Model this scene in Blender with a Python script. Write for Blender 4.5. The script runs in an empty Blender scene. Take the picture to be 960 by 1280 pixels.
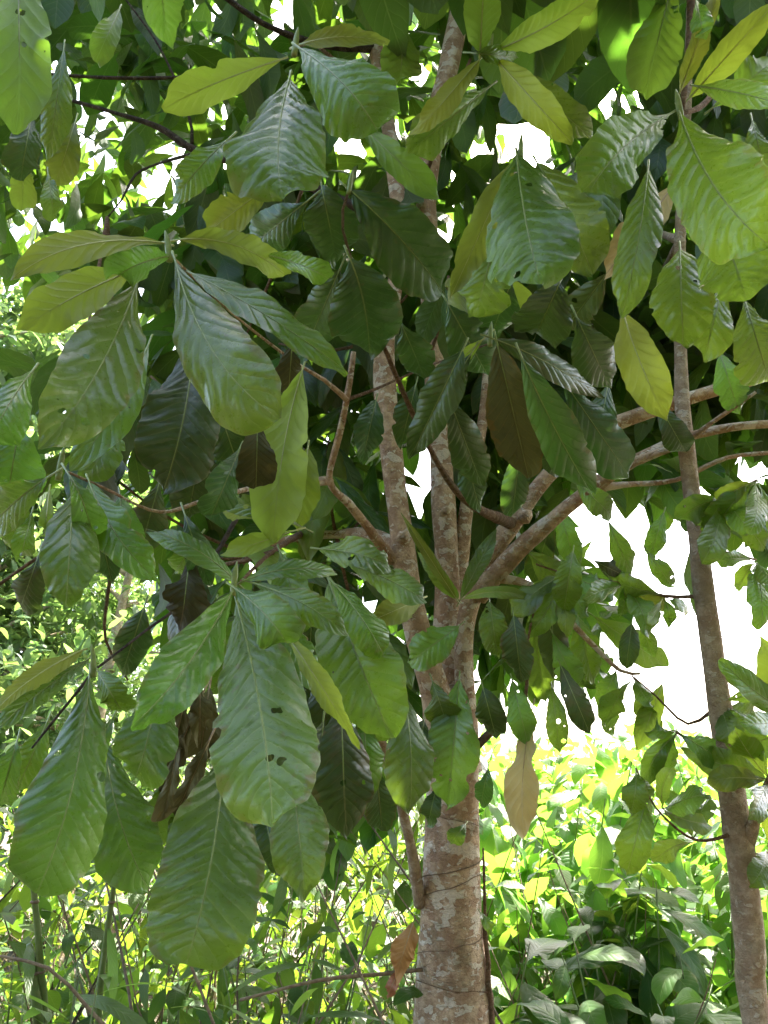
import bpy, math, random
import numpy as np
from mathutils import Vector, Matrix

random.seed(7); rng = np.random.default_rng(7)
SC = bpy.context.scene
COL = SC.collection
R = math.radians

# ------------------------------------------------------------------ camera, sky, sun, exposure
PITCH = R(18); F = 1000.0; CAM = Vector((0, 0, 1.6))
cd = bpy.data.cameras.new('camera'); cam = bpy.data.objects.new('camera', cd); COL.objects.link(cam)
cam.location = CAM; cam.rotation_euler = (R(90) + PITCH, 0, 0)
cd.sensor_fit = 'VERTICAL'; cd.angle = 2 * math.atan(640 / F); cd.clip_start = 0.02; cd.clip_end = 3000
SC.camera = cam
SUN_EL, SUN_AZ = R(52), R(30)
w = bpy.data.worlds.new('World'); SC.world = w; w.use_nodes = True
nt = w.node_tree; nt.nodes.clear()
sky = nt.nodes.new('ShaderNodeTexSky'); sky.sky_type = 'NISHITA'; sky.sun_disc = False
sky.sun_elevation = SUN_EL; sky.sun_rotation = SUN_AZ; sky.dust_density = 5.0; sky.air_density = .8; sky.ozone_density = .6; sky.altitude = 100
bg = nt.nodes.new('ShaderNodeBackground'); bg.inputs[1].default_value = 0.15
wo = nt.nodes.new('ShaderNodeOutputWorld')
nt.links.new(sky.outputs[0], bg.inputs[0]); nt.links.new(bg.outputs[0], wo.inputs[0])
sl = bpy.data.lights.new('sun', 'SUN'); sl.energy = 4.5; sl.angle = R(0.5); sl.color = (1, 0.95, 0.86)
so = bpy.data.objects.new('sun', sl); COL.objects.link(so)
SUND = Vector((math.sin(SUN_AZ) * math.cos(SUN_EL), math.cos(SUN_AZ) * math.cos(SUN_EL), math.sin(SUN_EL)))
so.rotation_euler = (-SUND).to_track_quat('-Z', 'Y').to_euler(); so.location = (6, 10, 15)
vs = SC.view_settings
vs.view_transform = 'Standard'; vs.look = 'None'; vs.gamma = 1; vs.use_curve_mapping = False; vs.exposure = 3.25
SC.cycles.max_bounces = 8; SC.cycles.diffuse_bounces = 5; SC.cycles.glossy_bounces = 2
SC.cycles.transmission_bounces = 6; SC.cycles.transparent_max_bounces = 6
SC.cycles.use_denoising = True; SC.cycles.caustics_reflective = False; SC.cycles.caustics_refractive = False

UPV = Vector((0, -math.sin(PITCH), math.cos(PITCH))); FWD = Vector((0, math.cos(PITCH), math.sin(PITCH)))
def P(px, py, d):
    """point of the place seen at photo pixel (px,py) of a 960x1280 frame, d metres down the optical axis"""
    return CAM + Vector((1, 0, 0)) * ((px - 480) / F * d) + UPV * ((640 - py) / F * d) + FWD * d
def proj(p):
    r = p - CAM; d = r.dot(FWD)
    if d < 0.05: return None
    return 480 + F * r.x / d, 640 - F * r.dot(UPV) / d, d

# ------------------------------------------------------------------ materials
class NT:
    def __init__(s, name):
        s.m = bpy.data.materials.new(name); s.m.use_nodes = True; s.t = s.m.node_tree; s.t.nodes.clear()
        s.out = s.t.nodes.new('ShaderNodeOutputMaterial')
    def n(s, typ, **kw):
        nd = s.t.nodes.new(typ)
        for k, v in kw.items(): setattr(nd, k, v)
        return nd
    def put(s, sock, v):
        if isinstance(v, bpy.types.NodeSocket): s.t.links.new(v, sock)
        elif isinstance(v, (tuple, list)) and len(v) == 3 and sock.type == 'RGBA': sock.default_value = (*v, 1)
        else: sock.default_value = v
    def math(s, op, a, b=None, c=None, clamp=False):
        nd = s.n('ShaderNodeMath', operation=op); nd.use_clamp = clamp
        for i, v in enumerate((a, b, c)):
            if v is not None: s.put(nd.inputs[i], v)
        return nd.outputs[0]
    def sstep(s, v, a, b, lo=0., hi=1.):
        nd = s.n('ShaderNodeMapRange', interpolation_type='SMOOTHSTEP')
        for i, x in enumerate((v, a, b, lo, hi)): s.put(nd.inputs[i], x)
        return nd.outputs[0]
    def mix(s, f, a, b):
        nd = s.n('ShaderNodeMix', data_type='RGBA')
        s.put(nd.inputs[0], f); s.put(nd.inputs[6], a); s.put(nd.inputs[7], b)
        return nd.outputs[2]
    def noise(s, vec, scale, detail=3., rough=.55):
        nd = s.n('ShaderNodeTexNoise'); s.put(nd.inputs['Scale'], scale); nd.inputs['Detail'].default_value = detail
        nd.inputs['Roughness'].default_value = rough
        if vec is not None: s.put(nd.inputs['Vector'], vec)
        return nd.outputs[0]

def leaf_mat(name, top, under, trans, vein, nv=11, rough=.36, spec=.5, tmix=.42, var=.3, blot=None, blot_amt=.5, attr=False, holes=0., bump=.35, undercol_t=None):
    g = NT(name)
    uv = g.n('ShaderNodeUVMap').outputs[0]
    sp = g.n('ShaderNodeSeparateXYZ'); g.put(sp.inputs[0], uv)
    a = g.math('ABSOLUTE', g.math('MULTIPLY_ADD', sp.outputs[0], 2., -1.)); v = g.math('MULTIPLY', sp.outputs[1], 11. / nv)
    if attr:
        at = g.n('ShaderNodeAttribute'); at.attribute_name = 'rnd'; rnd = at.outputs['Fac']
    else:
        rnd = g.n('ShaderNodeObjectInfo').outputs['Random']
    tc = g.n('ShaderNodeTexCoord').outputs['Object']
    off = g.n('ShaderNodeVectorMath', operation='ADD'); g.put(off.inputs[0], tc)
    cmb = g.n('ShaderNodeCombineXYZ'); g.put(cmb.inputs[0], g.math('MULTIPLY', rnd, 37.)); g.put(cmb.inputs[1], g.math('MULTIPLY', rnd, 91.))
    g.put(off.inputs[1], cmb.outputs[0]); vec = off.outputs[0]
    big = g.noise(vec, 12., 4.); fine = g.noise(vec, 160., 3.)
    mid = g.sstep(a, .012, .05, 1., 0.)
    s = g.math('SUBTRACT', g.math('MULTIPLY_ADD', v, float(nv), g.math('MULTIPLY', big, .35)), g.math('MULTIPLY', g.math('POWER', a, .85), 1.9))
    dd = g.math('ABSOLUTE', g.math('MULTIPLY_ADD', g.math('FRACT', s), 2., -1.))
    lat = g.math('MULTIPLY', g.sstep(dd, .9, .985), g.sstep(a, .6, 1., 1., .25))
    veinf = g.math('MAXIMUM', g.math('MULTIPLY', mid, .9), g.math('MULTIPLY', lat, .5))
    # second-order veins crossing between the side veins
    cr = g.math('ABSOLUTE', g.math('MULTIPLY_ADD', g.math('FRACT', g.math('ADD', g.math('MULTIPLY', a, 16.), g.math('MULTIPLY', fine, 2.5))), 2., -1.))
    veinf = g.math('MAXIMUM', veinf, g.math('MULTIPLY', g.sstep(cr, .86, 1.), .1))
    hsv = g.n('ShaderNodeHueSaturation')
    g.put(hsv.inputs['Hue'], g.math('MULTIPLY_ADD', rnd, .03, .485))
    g.put(hsv.inputs['Value'], g.math('ADD', g.math('MULTIPLY_ADD', g.math('FRACT', g.math('MULTIPLY', rnd, 7.3)), 2 * var, 1. - var), g.math('MULTIPLY_ADD', big, .7, -.35)))
    g.put(hsv.inputs['Saturation'], g.math('MULTIPLY_ADD', g.math('FRACT', g.math('MULTIPLY', rnd, 3.7)), .25, .85))
    c = top
    if blot: c = g.mix(g.math('MULTIPLY', g.sstep(g.noise(vec, 9., 5., .65), .5, .68), blot_amt), top, blot)
    spots = g.sstep(g.noise(vec, 60., 2.), .66, .72)
    c = g.mix(g.math('MULTIPLY', spots, .55), c, (.12, .085, .03))
    c = g.mix(veinf, c, vein)
    br = g.math('MULTIPLY', g.sstep(g.math('ADD', g.math('MULTIPLY', a, .55), g.math('MULTIPLY', g.noise(vec, 22., 5., .7), .75)), .86, .95), g.math('GREATER_THAN', g.math('FRACT', g.math('MULTIPLY', rnd, 13.7)), .4))
    c = g.mix(g.math('MULTIPLY', br, .8), c, (.13, .08, .03))
    edge = g.sstep(a, .955, 1.); c = g.mix(g.math('MULTIPLY', edge, .55), c, vein)
    geo = g.n('ShaderNodeNewGeometry'); bf = geo.outputs['Backfacing']
    cu = g.mix(g.math('MULTIPLY', veinf, 1.1), under, vein)
    c = g.mix(bf, c, cu)
    g.put(hsv.inputs['Color'], c); c = hsv.outputs[0]
    ph = g.math('ABSOLUTE', g.math('MULTIPLY_ADD', g.math('FRACT', s), 2., -1.))
    h = g.math('ADD', g.math('MULTIPLY', g.math('POWER', ph, 3.), -1.), g.math('MULTIPLY', fine, .5))
    bp = g.n('ShaderNodeBump'); bp.inputs['Strength'].default_value = bump; bp.inputs['Distance'].default_value = .003
    g.put(bp.inputs['Height'], h)
    b = g.n('ShaderNodeBsdfPrincipled'); g.put(b.inputs['Base Color'], c)
    g.put(b.inputs['Roughness'], g.math('ADD', g.math('MULTIPLY_ADD', fine, .25, rough - .12), g.math('MULTIPLY', bf, .25)))
    b.inputs['Specular IOR Level'].default_value = spec
    g.put(b.inputs['Normal'], bp.outputs[0])
    tr = g.n('ShaderNodeBsdfTranslucent')
    h2 = g.n('ShaderNodeHueSaturation'); g.put(h2.inputs['Color'], g.mix(g.math('MULTIPLY', veinf, .45), trans, tuple(x * .55 for x in trans)))
    g.put(h2.inputs['Value'], g.math('MULTIPLY_ADD', rnd, .5, .75)); g.put(h2.inputs['Hue'], g.math('MULTIPLY_ADD', rnd, .03, .485))
    g.put(tr.inputs[0], h2.outputs[0])
    mx = g.n('ShaderNodeMixShader'); mx.inputs[0].default_value = tmix
    g.t.links.new(b.outputs[0], mx.inputs[1]); g.t.links.new(tr.outputs[0], mx.inputs[2]); fin = mx.outputs[0]
    if holes > 0:
        vo = g.n('ShaderNodeTexVoronoi'); vo.inputs['Scale'].default_value = 70.; g.put(vo.inputs['Vector'], vec)
        sc_ = g.n('ShaderNodeSeparateColor'); g.put(sc_.inputs[0], vo.outputs['Color'])
        hm = g.math('MULTIPLY', g.math('LESS_THAN', vo.outputs['Distance'], g.math('MULTIPLY', sc_.outputs[1], .55)), g.math('GREATER_THAN', sc_.outputs[0], 1. - holes))
        t2 = g.n('ShaderNodeBsdfTransparent'); m2 = g.n('ShaderNodeMixShader'); g.put(m2.inputs[0], hm)
        g.t.links.new(fin, m2.inputs[1]); g.t.links.new(t2.outputs[0], m2.inputs[2]); fin = m2.outputs[0]
    g.t.links.new(fin, g.out.inputs[0])
    return g.m

def bark_mat(name, base, dark, pale, scale=1., amt=.5, moss=None):
    g = NT(name); tc = g.n('ShaderNodeTexCoord').outputs['Object']
    big = g.noise(tc, 7. * scale, 4., .6); mid = g.noise(tc, 26. * scale, 5., .65); fine = g.noise(tc, 130. * scale, 4., .7)
    c = g.mix(g.sstep(mid, .38, .66), dark, base)
    mp = g.n('ShaderNodeMapping'); mp.inputs['Scale'].default_value = (1, 1, 1.5); g.put(mp.inputs[0], tc)
    warp = g.n('ShaderNodeVectorMath', operation='MULTIPLY_ADD')
    nc = g.n('ShaderNodeTexNoise'); nc.inputs['Scale'].default_value = 30. * scale; g.put(nc.inputs['Vector'], tc)
    g.put(warp.inputs[0], nc.outputs['Color']); warp.inputs[1].default_value = (.05, .05, .05); g.put(warp.inputs[2], mp.outputs[0])
    pn = g.noise(warp.outputs[0], 20. * scale, 2.5, .5); pn2 = g.noise(warp.outputs[0], 47. * scale, 2., .5)
    lich = g.math('MAXIMUM', g.sstep(pn, .665 - .2 * amt, .69 - .2 * amt), g.sstep(pn2, .70 - .15 * amt, .73 - .15 * amt))
    c = g.mix(g.math('MULTIPLY', lich, g.math('MULTIPLY_ADD', fine, .8, .3)), c, pale)
    c = g.mix(g.sstep(big, .56, .72, 0., .75), c, dark)
    c = g.mix(g.sstep(fine, .55, .75, 0., .5), c, tuple(x * .35 for x in dark))
    c = g.mix(g.sstep(g.noise(tc, 4.5, 6., .7), .54, .64, 0., .45), c, (.2, .17, .10))
    if moss: c = g.mix(g.sstep(g.noise(tc, 11., 5.), .54, .68, 0., .7), c, moss)
    vc = g.n('ShaderNodeTexVoronoi', feature='DISTANCE_TO_EDGE'); vc.inputs['Scale'].default_value = 26. * scale; g.put(vc.inputs['Vector'], warp.outputs[0])
    crack = g.sstep(vc.outputs['Distance'], 0., .07)
    c = g.mix(g.math('MULTIPLY_ADD', crack, -.12, .12), c, tuple(x * .35 for x in dark))
    hh = g.math('ADD', g.math('MULTIPLY', fine, .9), g.math('ADD', g.math('MULTIPLY', mid, 1.), g.math('ADD', g.math('MULTIPLY', lich, .35), g.math('MULTIPLY', crack, .15))))
    bp = g.n('ShaderNodeBump'); bp.inputs['Strength'].default_value = .9; bp.inputs['Distance'].default_value = .014; g.put(bp.inputs['Height'], hh)
    b = g.n('ShaderNodeBsdfPrincipled'); g.put(b.inputs['Base Color'], c); b.inputs['Roughness'].default_value = .85
    b.inputs['Specular IOR Level'].default_value = .25
    g.put(b.inputs['Normal'], bp.outputs[0]); g.t.links.new(b.outputs[0], g.out.inputs[0]); return g.m

def plain_mat(name, c1, c2, scale=40., rough=.6, trans=None):
    g = NT(name); tc = g.n('ShaderNodeTexCoord').outputs['Object']
    b = g.n('ShaderNodeBsdfPrincipled'); nz = g.noise(tc, scale, 4.)
    g.put(b.inputs['Base Color'], g.mix(g.sstep(nz, .35, .65), c1, c2)); b.inputs['Roughness'].default_value = rough
    bp = g.n('ShaderNodeBump'); bp.inputs['Strength'].default_value = .4; bp.inputs['Distance'].default_value = .004; g.put(bp.inputs['Height'], nz); g.put(b.inputs['Normal'], bp.outputs[0])
    g.t.links.new(b.outputs[0], g.out.inputs[0]); return g.m

VE = (.20, .27, .075)
M = {}
GT, GU, GTR = (.075, .152, .020), (.115, .135, .03), (.22, .37, .025)
M['g'] = leaf_mat('mature_leaf', GT, GU, GTR, VE, blot=(.085, .15, .03), blot_amt=.5, rough=.3, spec=.7)
M['gh'] = leaf_mat('mature_leaf_with_holes', GT, GU, GTR, VE, blot=(.09, .15, .03), blot_amt=.6, holes=.07, rough=.3, spec=.7)
M['y'] = leaf_mat('young_leaf', (.13, .20, .03), (.25, .28, .05), (.31, .41, .03), (.28, .30, .07), blot=(.2, .2, .04), tmix=.5)
M['o'] = leaf_mat('old_leaf', (.036, .072, .018), (.10, .11, .04), (.10, .16, .02), (.16, .17, .06), blot=(.10, .075, .035), blot_amt=.8, tmix=.25, holes=.02, rough=.42, spec=.4)
M['deep'] = leaf_mat('shade_darkened_leaf', (.038, .082, .020), (.085, .105, .03), (.09, .18, .02), (.13, .19, .06), blot=(.06, .09, .025), blot_amt=.6, tmix=.3, rough=.32, spec=.55)  # darker copy of the mature leaf, crown shade put into its colour
M['mo'] = leaf_mat('mossy_leaf', (.085, .09, .04), (.12, .11, .05), (.12, .10, .02), (.2, .16, .07), blot=(.045, .05, .03), blot_amt=.9, tmix=.2, rough=.65, spec=.2)
M['dry'] = leaf_mat('dried_leaf', (.52, .42, .18), (.56, .46, .20), (.46, .36, .10), (.6, .52, .3), blot=(.38, .29, .13), tmix=.25, rough=.6, var=.1)
M['dead'] = leaf_mat('dead_leaf', (.36, .15, .05), (.40, .19, .07), (.3, .12, .03), (.45, .24, .1), blot=(.14, .06, .025), tmix=.2, rough=.6, var=.12)
M['dk'] = leaf_mat('brown_leaf', (.12, .105, .055), (.11, .09, .045), (.1, .08, .02), (.18, .14, .07), blot=(.06, .05, .025), blot_amt=.9, tmix=.15, rough=.75, holes=.03, spec=.15)
M['canopy'] = leaf_mat('canopy_leaf', (.038, .09, .022), (.075, .105, .028), (.13, .26, .02), (.2, .26, .07), attr=True, blot=(.07, .12, .03), var=.35)
M['shrub'] = leaf_mat('shrub_leaf', (.065, .15, .03), (.11, .17, .04), (.20, .40, .035), (.24, .34, .08), nv=9, tmix=.5, var=.3, rough=.5, spec=.3, blot=(.10, .16, .03))
M['shrub_dark'] = leaf_mat('dark_shrub_leaf', (.028, .078, .022), (.06, .11, .03), (.22, .36, .03), (.18, .26, .08), nv=13, tmix=.4, var=.3, rough=.32, spec=.12, blot=(.06, .12, .03))
M['shrub_stuff'] = leaf_mat('undergrowth_leaf', (.065, .14, .03), (.10, .16, .04), (.20, .40, .035), (.22, .3, .08), nv=8, attr=True, tmix=.5, var=.35, spec=.3, rough=.5, blot=(.1, .14, .03))
M['thicket'] = leaf_mat('thicket_leaf', (.045, .10, .025), (.075, .12, .03), (.20, .33, .025), (.16, .22, .06), nv=8, attr=True, tmix=.45, var=.4, spec=.3, rough=.5, blot=(.08, .10, .03))
M['far'] = leaf_mat('far_leaf', (.08, .15, .05), (.12, .18, .07), (.20, .32, .07), (.2, .26, .09), nv=6, attr=True, tmix=.5, var=.3)
M['litter'] = leaf_mat('litter_leaf', (.09, .06, .03), (.11, .07, .04), (.08, .05, .02), (.14, .1, .06), attr=True, tmix=.15, var=.4, blot=(.12, .07, .03), rough=.7)
M['blade'] = leaf_mat('strap_leaf', (.09, .18, .035), (.12, .2, .05), (.30, .46, .06), (.25, .33, .08), nv=1, tmix=.5, var=.3)
M['rib'] = plain_mat('leaf_rib', (.17, .22, .05), (.24, .28, .08), 90., .45)
M['riby'] = plain_mat('young_leaf_rib', (.30, .33, .09), (.38, .38, .12), 90., .45)
M['ribd'] = plain_mat('dry_leaf_rib', (.34, .24, .12), (.25, .16, .08), 90., .6)
M['bark'] = bark_mat('pink_beige_bark', (.66, .47, .30), (.38, .23, .135), (.80, .70, .55), .9, .55)
M['bark2'] = bark_mat('grey_brown_bark', (.60, .46, .32), (.40, .28, .18), (.72, .62, .49), 1.2, .3)
M['bark3'] = bark_mat('dark_bark', (.13, .09, .065), (.05, .035, .025), (.22, .18, .14), 2., .15)
M['twig'] = bark_mat('twig_bark', (.36, .21, .12), (.18, .10, .05), (.46, .34, .22), 3., .2)
M['gstem'] = plain_mat('green_stem', (.09, .14, .035), (.13, .16, .05), 50., .5)
M['dstem'] = plain_mat('dry_stem', (.24, .17, .10), (.13, .085, .05), 60., .8)
M['vine'] = plain_mat('vine_bark', (.10, .07, .045), (.17, .12, .08), 60., .8)

# ------------------------------------------------------------------ mesh helpers
def mesh_np(name, V, Q, mat, uv=None, rnd=None, smooth=True):
    """V (n,3), Q (m,k) faces of k corners, uv per vertex (n,2), rnd per face"""
    V = np.asarray(V, np.float32); Q = np.asarray(Q, np.int32); m, k = Q.shape
    me = bpy.data.meshes.new(name); me.vertices.add(len(V)); me.vertices.foreach_set('co', V.ravel())
    me.loops.add(m * k); me.loops.foreach_set('vertex_index', Q.ravel())
    me.polygons.add(m); me.polygons.foreach_set('loop_start', np.arange(0, m * k, k, dtype=np.int32))
    me.polygons.foreach_set('use_smooth', np.full(m, smooth, bool))
    if uv is not None:
        l = me.uv_layers.new(name='UVMap'); l.data.foreach_set('uv', np.asarray(uv, np.float32)[Q.ravel()].ravel())
    if rnd is not None:
        a = me.attributes.new('rnd', 'FLOAT', 'FACE'); a.data.foreach_set('value', np.asarray(rnd, np.float32))
    me.update(calc_edges=True); me.materials.append(M[mat] if isinstance(mat, str) else mat)
    return me
def link(name, me, parent=None, loc=None):
    o = bpy.data.objects.new(name, me); COL.objects.link(o)
    if parent is not None: o.parent = parent
    if loc is not None: o.location = loc
    return o
def thing(name, label, cat, loc=(0, 0, 0), group=None):
    o = link(name, None, None, loc); o.empty_display_size = .1
    return tag(o, label, cat, group)
def tag(o, label, cat, group=None, kind=None):
    if label: o['label'] = label
    if cat: o['category'] = cat
    if group: o['group'] = group
    if kind: o['kind'] = kind
    return o
def wloc(o):
    v = Vector(o.location)
    while o.parent: o = o.parent; v += Vector(o.location)
    return v

def spline(pts, rad, step):
    pts = [Vector(p) for p in pts]; n = len(pts); out = []; rr = []
    for i in range(n - 1):
        p0 = pts[max(i - 1, 0)]; p1 = pts[i]; p2 = pts[i + 1]; p3 = pts[min(i + 2, n - 1)]
        k = max(2, int((p2 - p1).length / step))
        for j in range(k):
            t = j / k
            out.append(.5 * ((2 * p1) + (p2 - p0) * t + (2 * p0 - 5 * p1 + 4 * p2 - p3) * t * t + (3 * p1 - p0 - 3 * p2 + p3) * t ** 3))
            rr.append(rad[i] + (rad[i + 1] - rad[i]) * t)
    out.append(pts[-1]); rr.append(rad[-1])
    return out, rr
def tube_geo(pts, rad, step=.04, sides=10, rough=.06, seed=0, smooth_in=True):
    if smooth_in: pts, rad = spline(pts, rad, step)
    rg = random.Random(seed); ph = [rg.uniform(0, 6.28) for _ in range(8)]
    V = []; n = len(pts); up = Vector((0.31, .95, .05)).normalized(); s = 0
    t0 = (pts[1] - pts[0]).normalized(); x = (up - t0 * up.dot(t0)).normalized()
    for i in range(n):
        t = (pts[min(i + 1, n - 1)] - pts[max(i - 1, 0)]).normalized()
        x = (x - t * x.dot(t)).normalized(); y = t.cross(x)
        if i: s += (pts[i] - pts[i - 1]).length
        r0 = max(rad[0], .004)
        q = s / (r0 * 3)
        for j in range(sides):
            a = 2 * math.pi * j / sides
            k = 1 + rough * (math.sin(2 * a + q * 1.3 + ph[0]) + .7 * math.sin(3 * a - q * .8 + ph[1]) + .8 * math.sin(q * 2.1 + ph[2]) + .6 * math.sin(5 * a + q * 3.7 + ph[3]) + .5 * math.sin(q * 5.3 + 2 * a + ph[4]))
            V.append(pts[i] + (x * math.cos(a) + y * math.sin(a)) * rad[i] * k)
    Q = []
    for i in range(n - 1):
        for j in range(sides):
            b = i * sides; k = (j + 1) % sides
            Q.append((b + j, b + k, b + sides + k, b + sides + j))
    V.append(pts[0]); V.append(pts[-1])
    for j in range(sides):
        k = (j + 1) % sides
        Q.append((len(V) - 2, len(V) - 2, k, j)); Q.append((len(V) - 1, len(V) - 1, (n - 1) * sides + j, (n - 1) * sides + k))
    return V, Q
def tube(name, pts, rad, mat, parent=None, step=.04, sides=10, rough=.06, label=None):
    base = Vector(pts[0]); V, Q = tube_geo([Vector(p) - base for p in pts], rad, step, sides, rough, hash((round(base.x, 3), round(base.z, 3), len(pts))) & 65535)
    nc = 2 * sides
    me = bpy.data.meshes.new(name)
    me.from_pydata([tuple(v) for v in V], [], [q if q[0] != q[1] else q[1:] for q in Q])
    me.polygons.foreach_set('use_smooth', np.full(len(me.polygons), True, bool)); me.update()
    me.materials.append(M[mat])
    o = link(name, me, parent, base - (wloc(parent) if parent else Vector()))
    if label: o['label'] = label
    return o

# ------------------------------------------------------------------ leaf geometry
def half_width(v, shape, ka=1., kb=1.):
    a, b = {'ob': (1.3, .72), 'el': (1.0, .86), 'lan': (.8, .95), 'rd': (.95, .68), 'bl': (.95, .5)}[shape]
    a *= ka; b *= kb; vm = a / (a + b)
    k = 1. if shape == 'bl' else 1 - .42 * max(0, (v - .86) / .14) ** 1.4
    return (v ** a) * ((1 - v) ** b) / (vm ** a * (1 - vm) ** b) * k

def leaf_geo(mid, tan, nrm, W, L, shape='ob', nl=54, nw=6, fold=.2, curl=.25, nv=11, corr=.035, wave=.05, bites=(), seed=0, tipw=.02):
    """mid/tan/nrm: callables of v. returns V,Q,uv and the rib centre line"""
    rg = random.Random(seed); ph = [rg.uniform(0, 6.28) for _ in range(10)]
    V = []; UV = []; nv = nv * rg.uniform(.8, 1.25); w1, w2 = rg.uniform(.01, .03), rg.uniform(.004, .01); rc = rg.uniform(-.9, .35); ka = rg.uniform(.82, 1.22); kb = rg.uniform(.85, 1.3)
    us = [j / nw for j in range(-nw, nw + 1)]
    for i in range(nl + 1):
        v = i / nl; vv = .004 + .992 * v
        p = mid(v); t = tan(v).normalized(); n = nrm(v); s = t.cross(n).normalized(); n = s.cross(t).normalized()
        for u in us:
            a = abs(u); sg = 1 if u > 0 else -1
            hw = W * half_width(vv, shape, ka, kb) + .0008
            hw *= 1 + .05 * math.sin(9 * v + ph[0] + sg) + .03 * math.sin(19 * v + ph[1] * sg) + .012 * math.sin(47 * v + ph[8] * sg) + .012 * math.sin(2 * math.pi * nv * v + ph[7])
            for (bs, bv, sz, bw) in bites:
                if bs == sg: hw *= 1 - sz * math.exp(-abs((v - bv) / bw) ** 3)
            vw = v + w1 * math.sin(5 * v + ph[5]) + w2 * math.sin(17 * v + ph[6]) + (.012 if sg > 0 else 0)
            sph = vw * nv - 1.9 * a ** .85
            c = abs(math.sin(math.pi * sph)) ** .8 - .5
            z = hw * (a * math.sin(fold) - curl * a * a) + corr * W * c * min(1, a * 4) * (1 - .4 * a) * min(1, (1 - v) * 5, v * 6)
            z += wave * W * a * a * (1.3 * math.sin(8 * v + ph[2] + 1.7 * sg) + .8 * math.sin(17 * v + ph[3] * sg) + .4 * math.sin(37 * v + ph[4] * sg)) * min(1, v * 4) + rc * W * max(0, v - .55) ** 2 * 3
            ax = -0.0
            V.append(p + s * (sg * a * hw * math.cos(fold)) + n * z + t * (hw * a * .12))
            UV.append((.5 + .5 * u, vw * nv / 11))
    m = 2 * nw + 1; Q = []
    for i in range(nl):
        for j in range(2 * nw):
            Q.append((i * m + j, i * m + j + 1, (i + 1) * m + j + 1, (i + 1) * m + j))
    return V, Q, UV

COUNT = {}; DARK = False
def hero(parent, bx, by, tx, ty, w, d0, d1=None, bow=0, arch=.05, roll=None, side='t', mat='g', shape='ob', fold=None, curl=None, bites=None, wave=.10, label=None, pet=.03, name='leaf', nl=54, nw=6, rib=True):
    i = COUNT.setdefault('h', 0); COUNT['h'] += 1
    rg = random.Random(1000 + i)
    if DARK: d1 = d0 + rg.uniform(.10, .24)
    elif d1 is None: d1 = d0 + rg.uniform(-.1, .1)
    elif d1 < d0: d1 = d0 - 2.0 * (d0 - d1)
    if roll is None: roll = rg.uniform(-22, 22)
    if fold is None: fold = rg.uniform(.05, .42)
    if curl is None: curl = rg.uniform(.1, .5)
    if bites is None:
        bites = []
        for _ in range(rg.choice((0, 0, 1, 1, 2, 3))):
            bites.append((rg.choice((-1, 1)), rg.uniform(.45, .93), rg.uniform(.05, .26), rg.uniform(.012, .04)))
    B = P(bx, by, d0); T = P(tx, ty, d1)
    dx, dy = tx - bx, ty - by; L2 = math.hypot(dx, dy)
    Mp = P((bx + tx) / 2 - dy / L2 * bow, (by + ty) / 2 + dx / L2 * bow, (d0 + d1) / 2 - arch)
    C = 2 * Mp - (B + T) / 2
    mid = lambda v: (B * (1 - v) ** 2 + C * 2 * v * (1 - v) + T * v * v) - B
    tan = lambda v: (C - B) * (1 - v) + (T - C) * v
    ch = (T - B).normalized(); Vw = (CAM - Mp).normalized()
    N = (Vw - ch * Vw.dot(ch)).normalized(); N.rotate(Matrix.Rotation(R(roll), 3, ch))
    if side == 'u': N = -N
    tw = rg.uniform(-.25, .25)
    def nrm(v):
        q = N.copy(); q.rotate(Matrix.Rotation(tw * (v - .5), 3, ch)); return q
    W = .87 * w / F * (d0 + d1) / 2 / 2 / max(.5, math.cos(R(roll)))
    if DARK and mat == 'g': mat = 'deep'  # centre leaves swap to the copy with shade in its colour
    if mat == 'g' and rg.random() < .5: mat = 'gh'
    V, Q, UV = leaf_geo(mid, tan, nrm, W, (T - B).length, shape, nl, nw, fold, curl, 11 if shape != 'lan' else 13, .13, wave * 1.4, bites, 500 + i)
    me = mesh_np(name, V, Q, mat, UV)
    o = link(name, me, parent, B - wloc(parent) if parent else B)
    if label: o['label'] = label
    if rib:
        r0 = .0011 + W * .009
        pts = [mid(0) - tan(0).normalized() * pet + N * 0.002] + [mid(v) + nrm(v) * .0003 for v in (0, .12, .25, .4, .55, .7, .85, .97)]
        rad = [r0 * 1.5, r0 * 1.2, r0, r0 * .85, r0 * .7, r0 * .55, r0 * .42, r0 * .3, r0 * .15]
        RV, RQ = tube_geo(pts, rad, .05, 5, 0., i)
        rm = bpy.data.meshes.new('midrib'); rm.from_pydata([tuple(v) for v in RV], [], [q if q[0] != q[1] else q[1:] for q in RQ])
        rm.polygons.foreach_set('use_smooth', np.full(len(rm.polygons), True, bool)); rm.update()
        rm.materials.append(M['ribd' if mat in ('dead', 'dry', 'dk') else 'riby' if mat == 'y' else 'rib']); link('midrib', rm, o)
    return o

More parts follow.
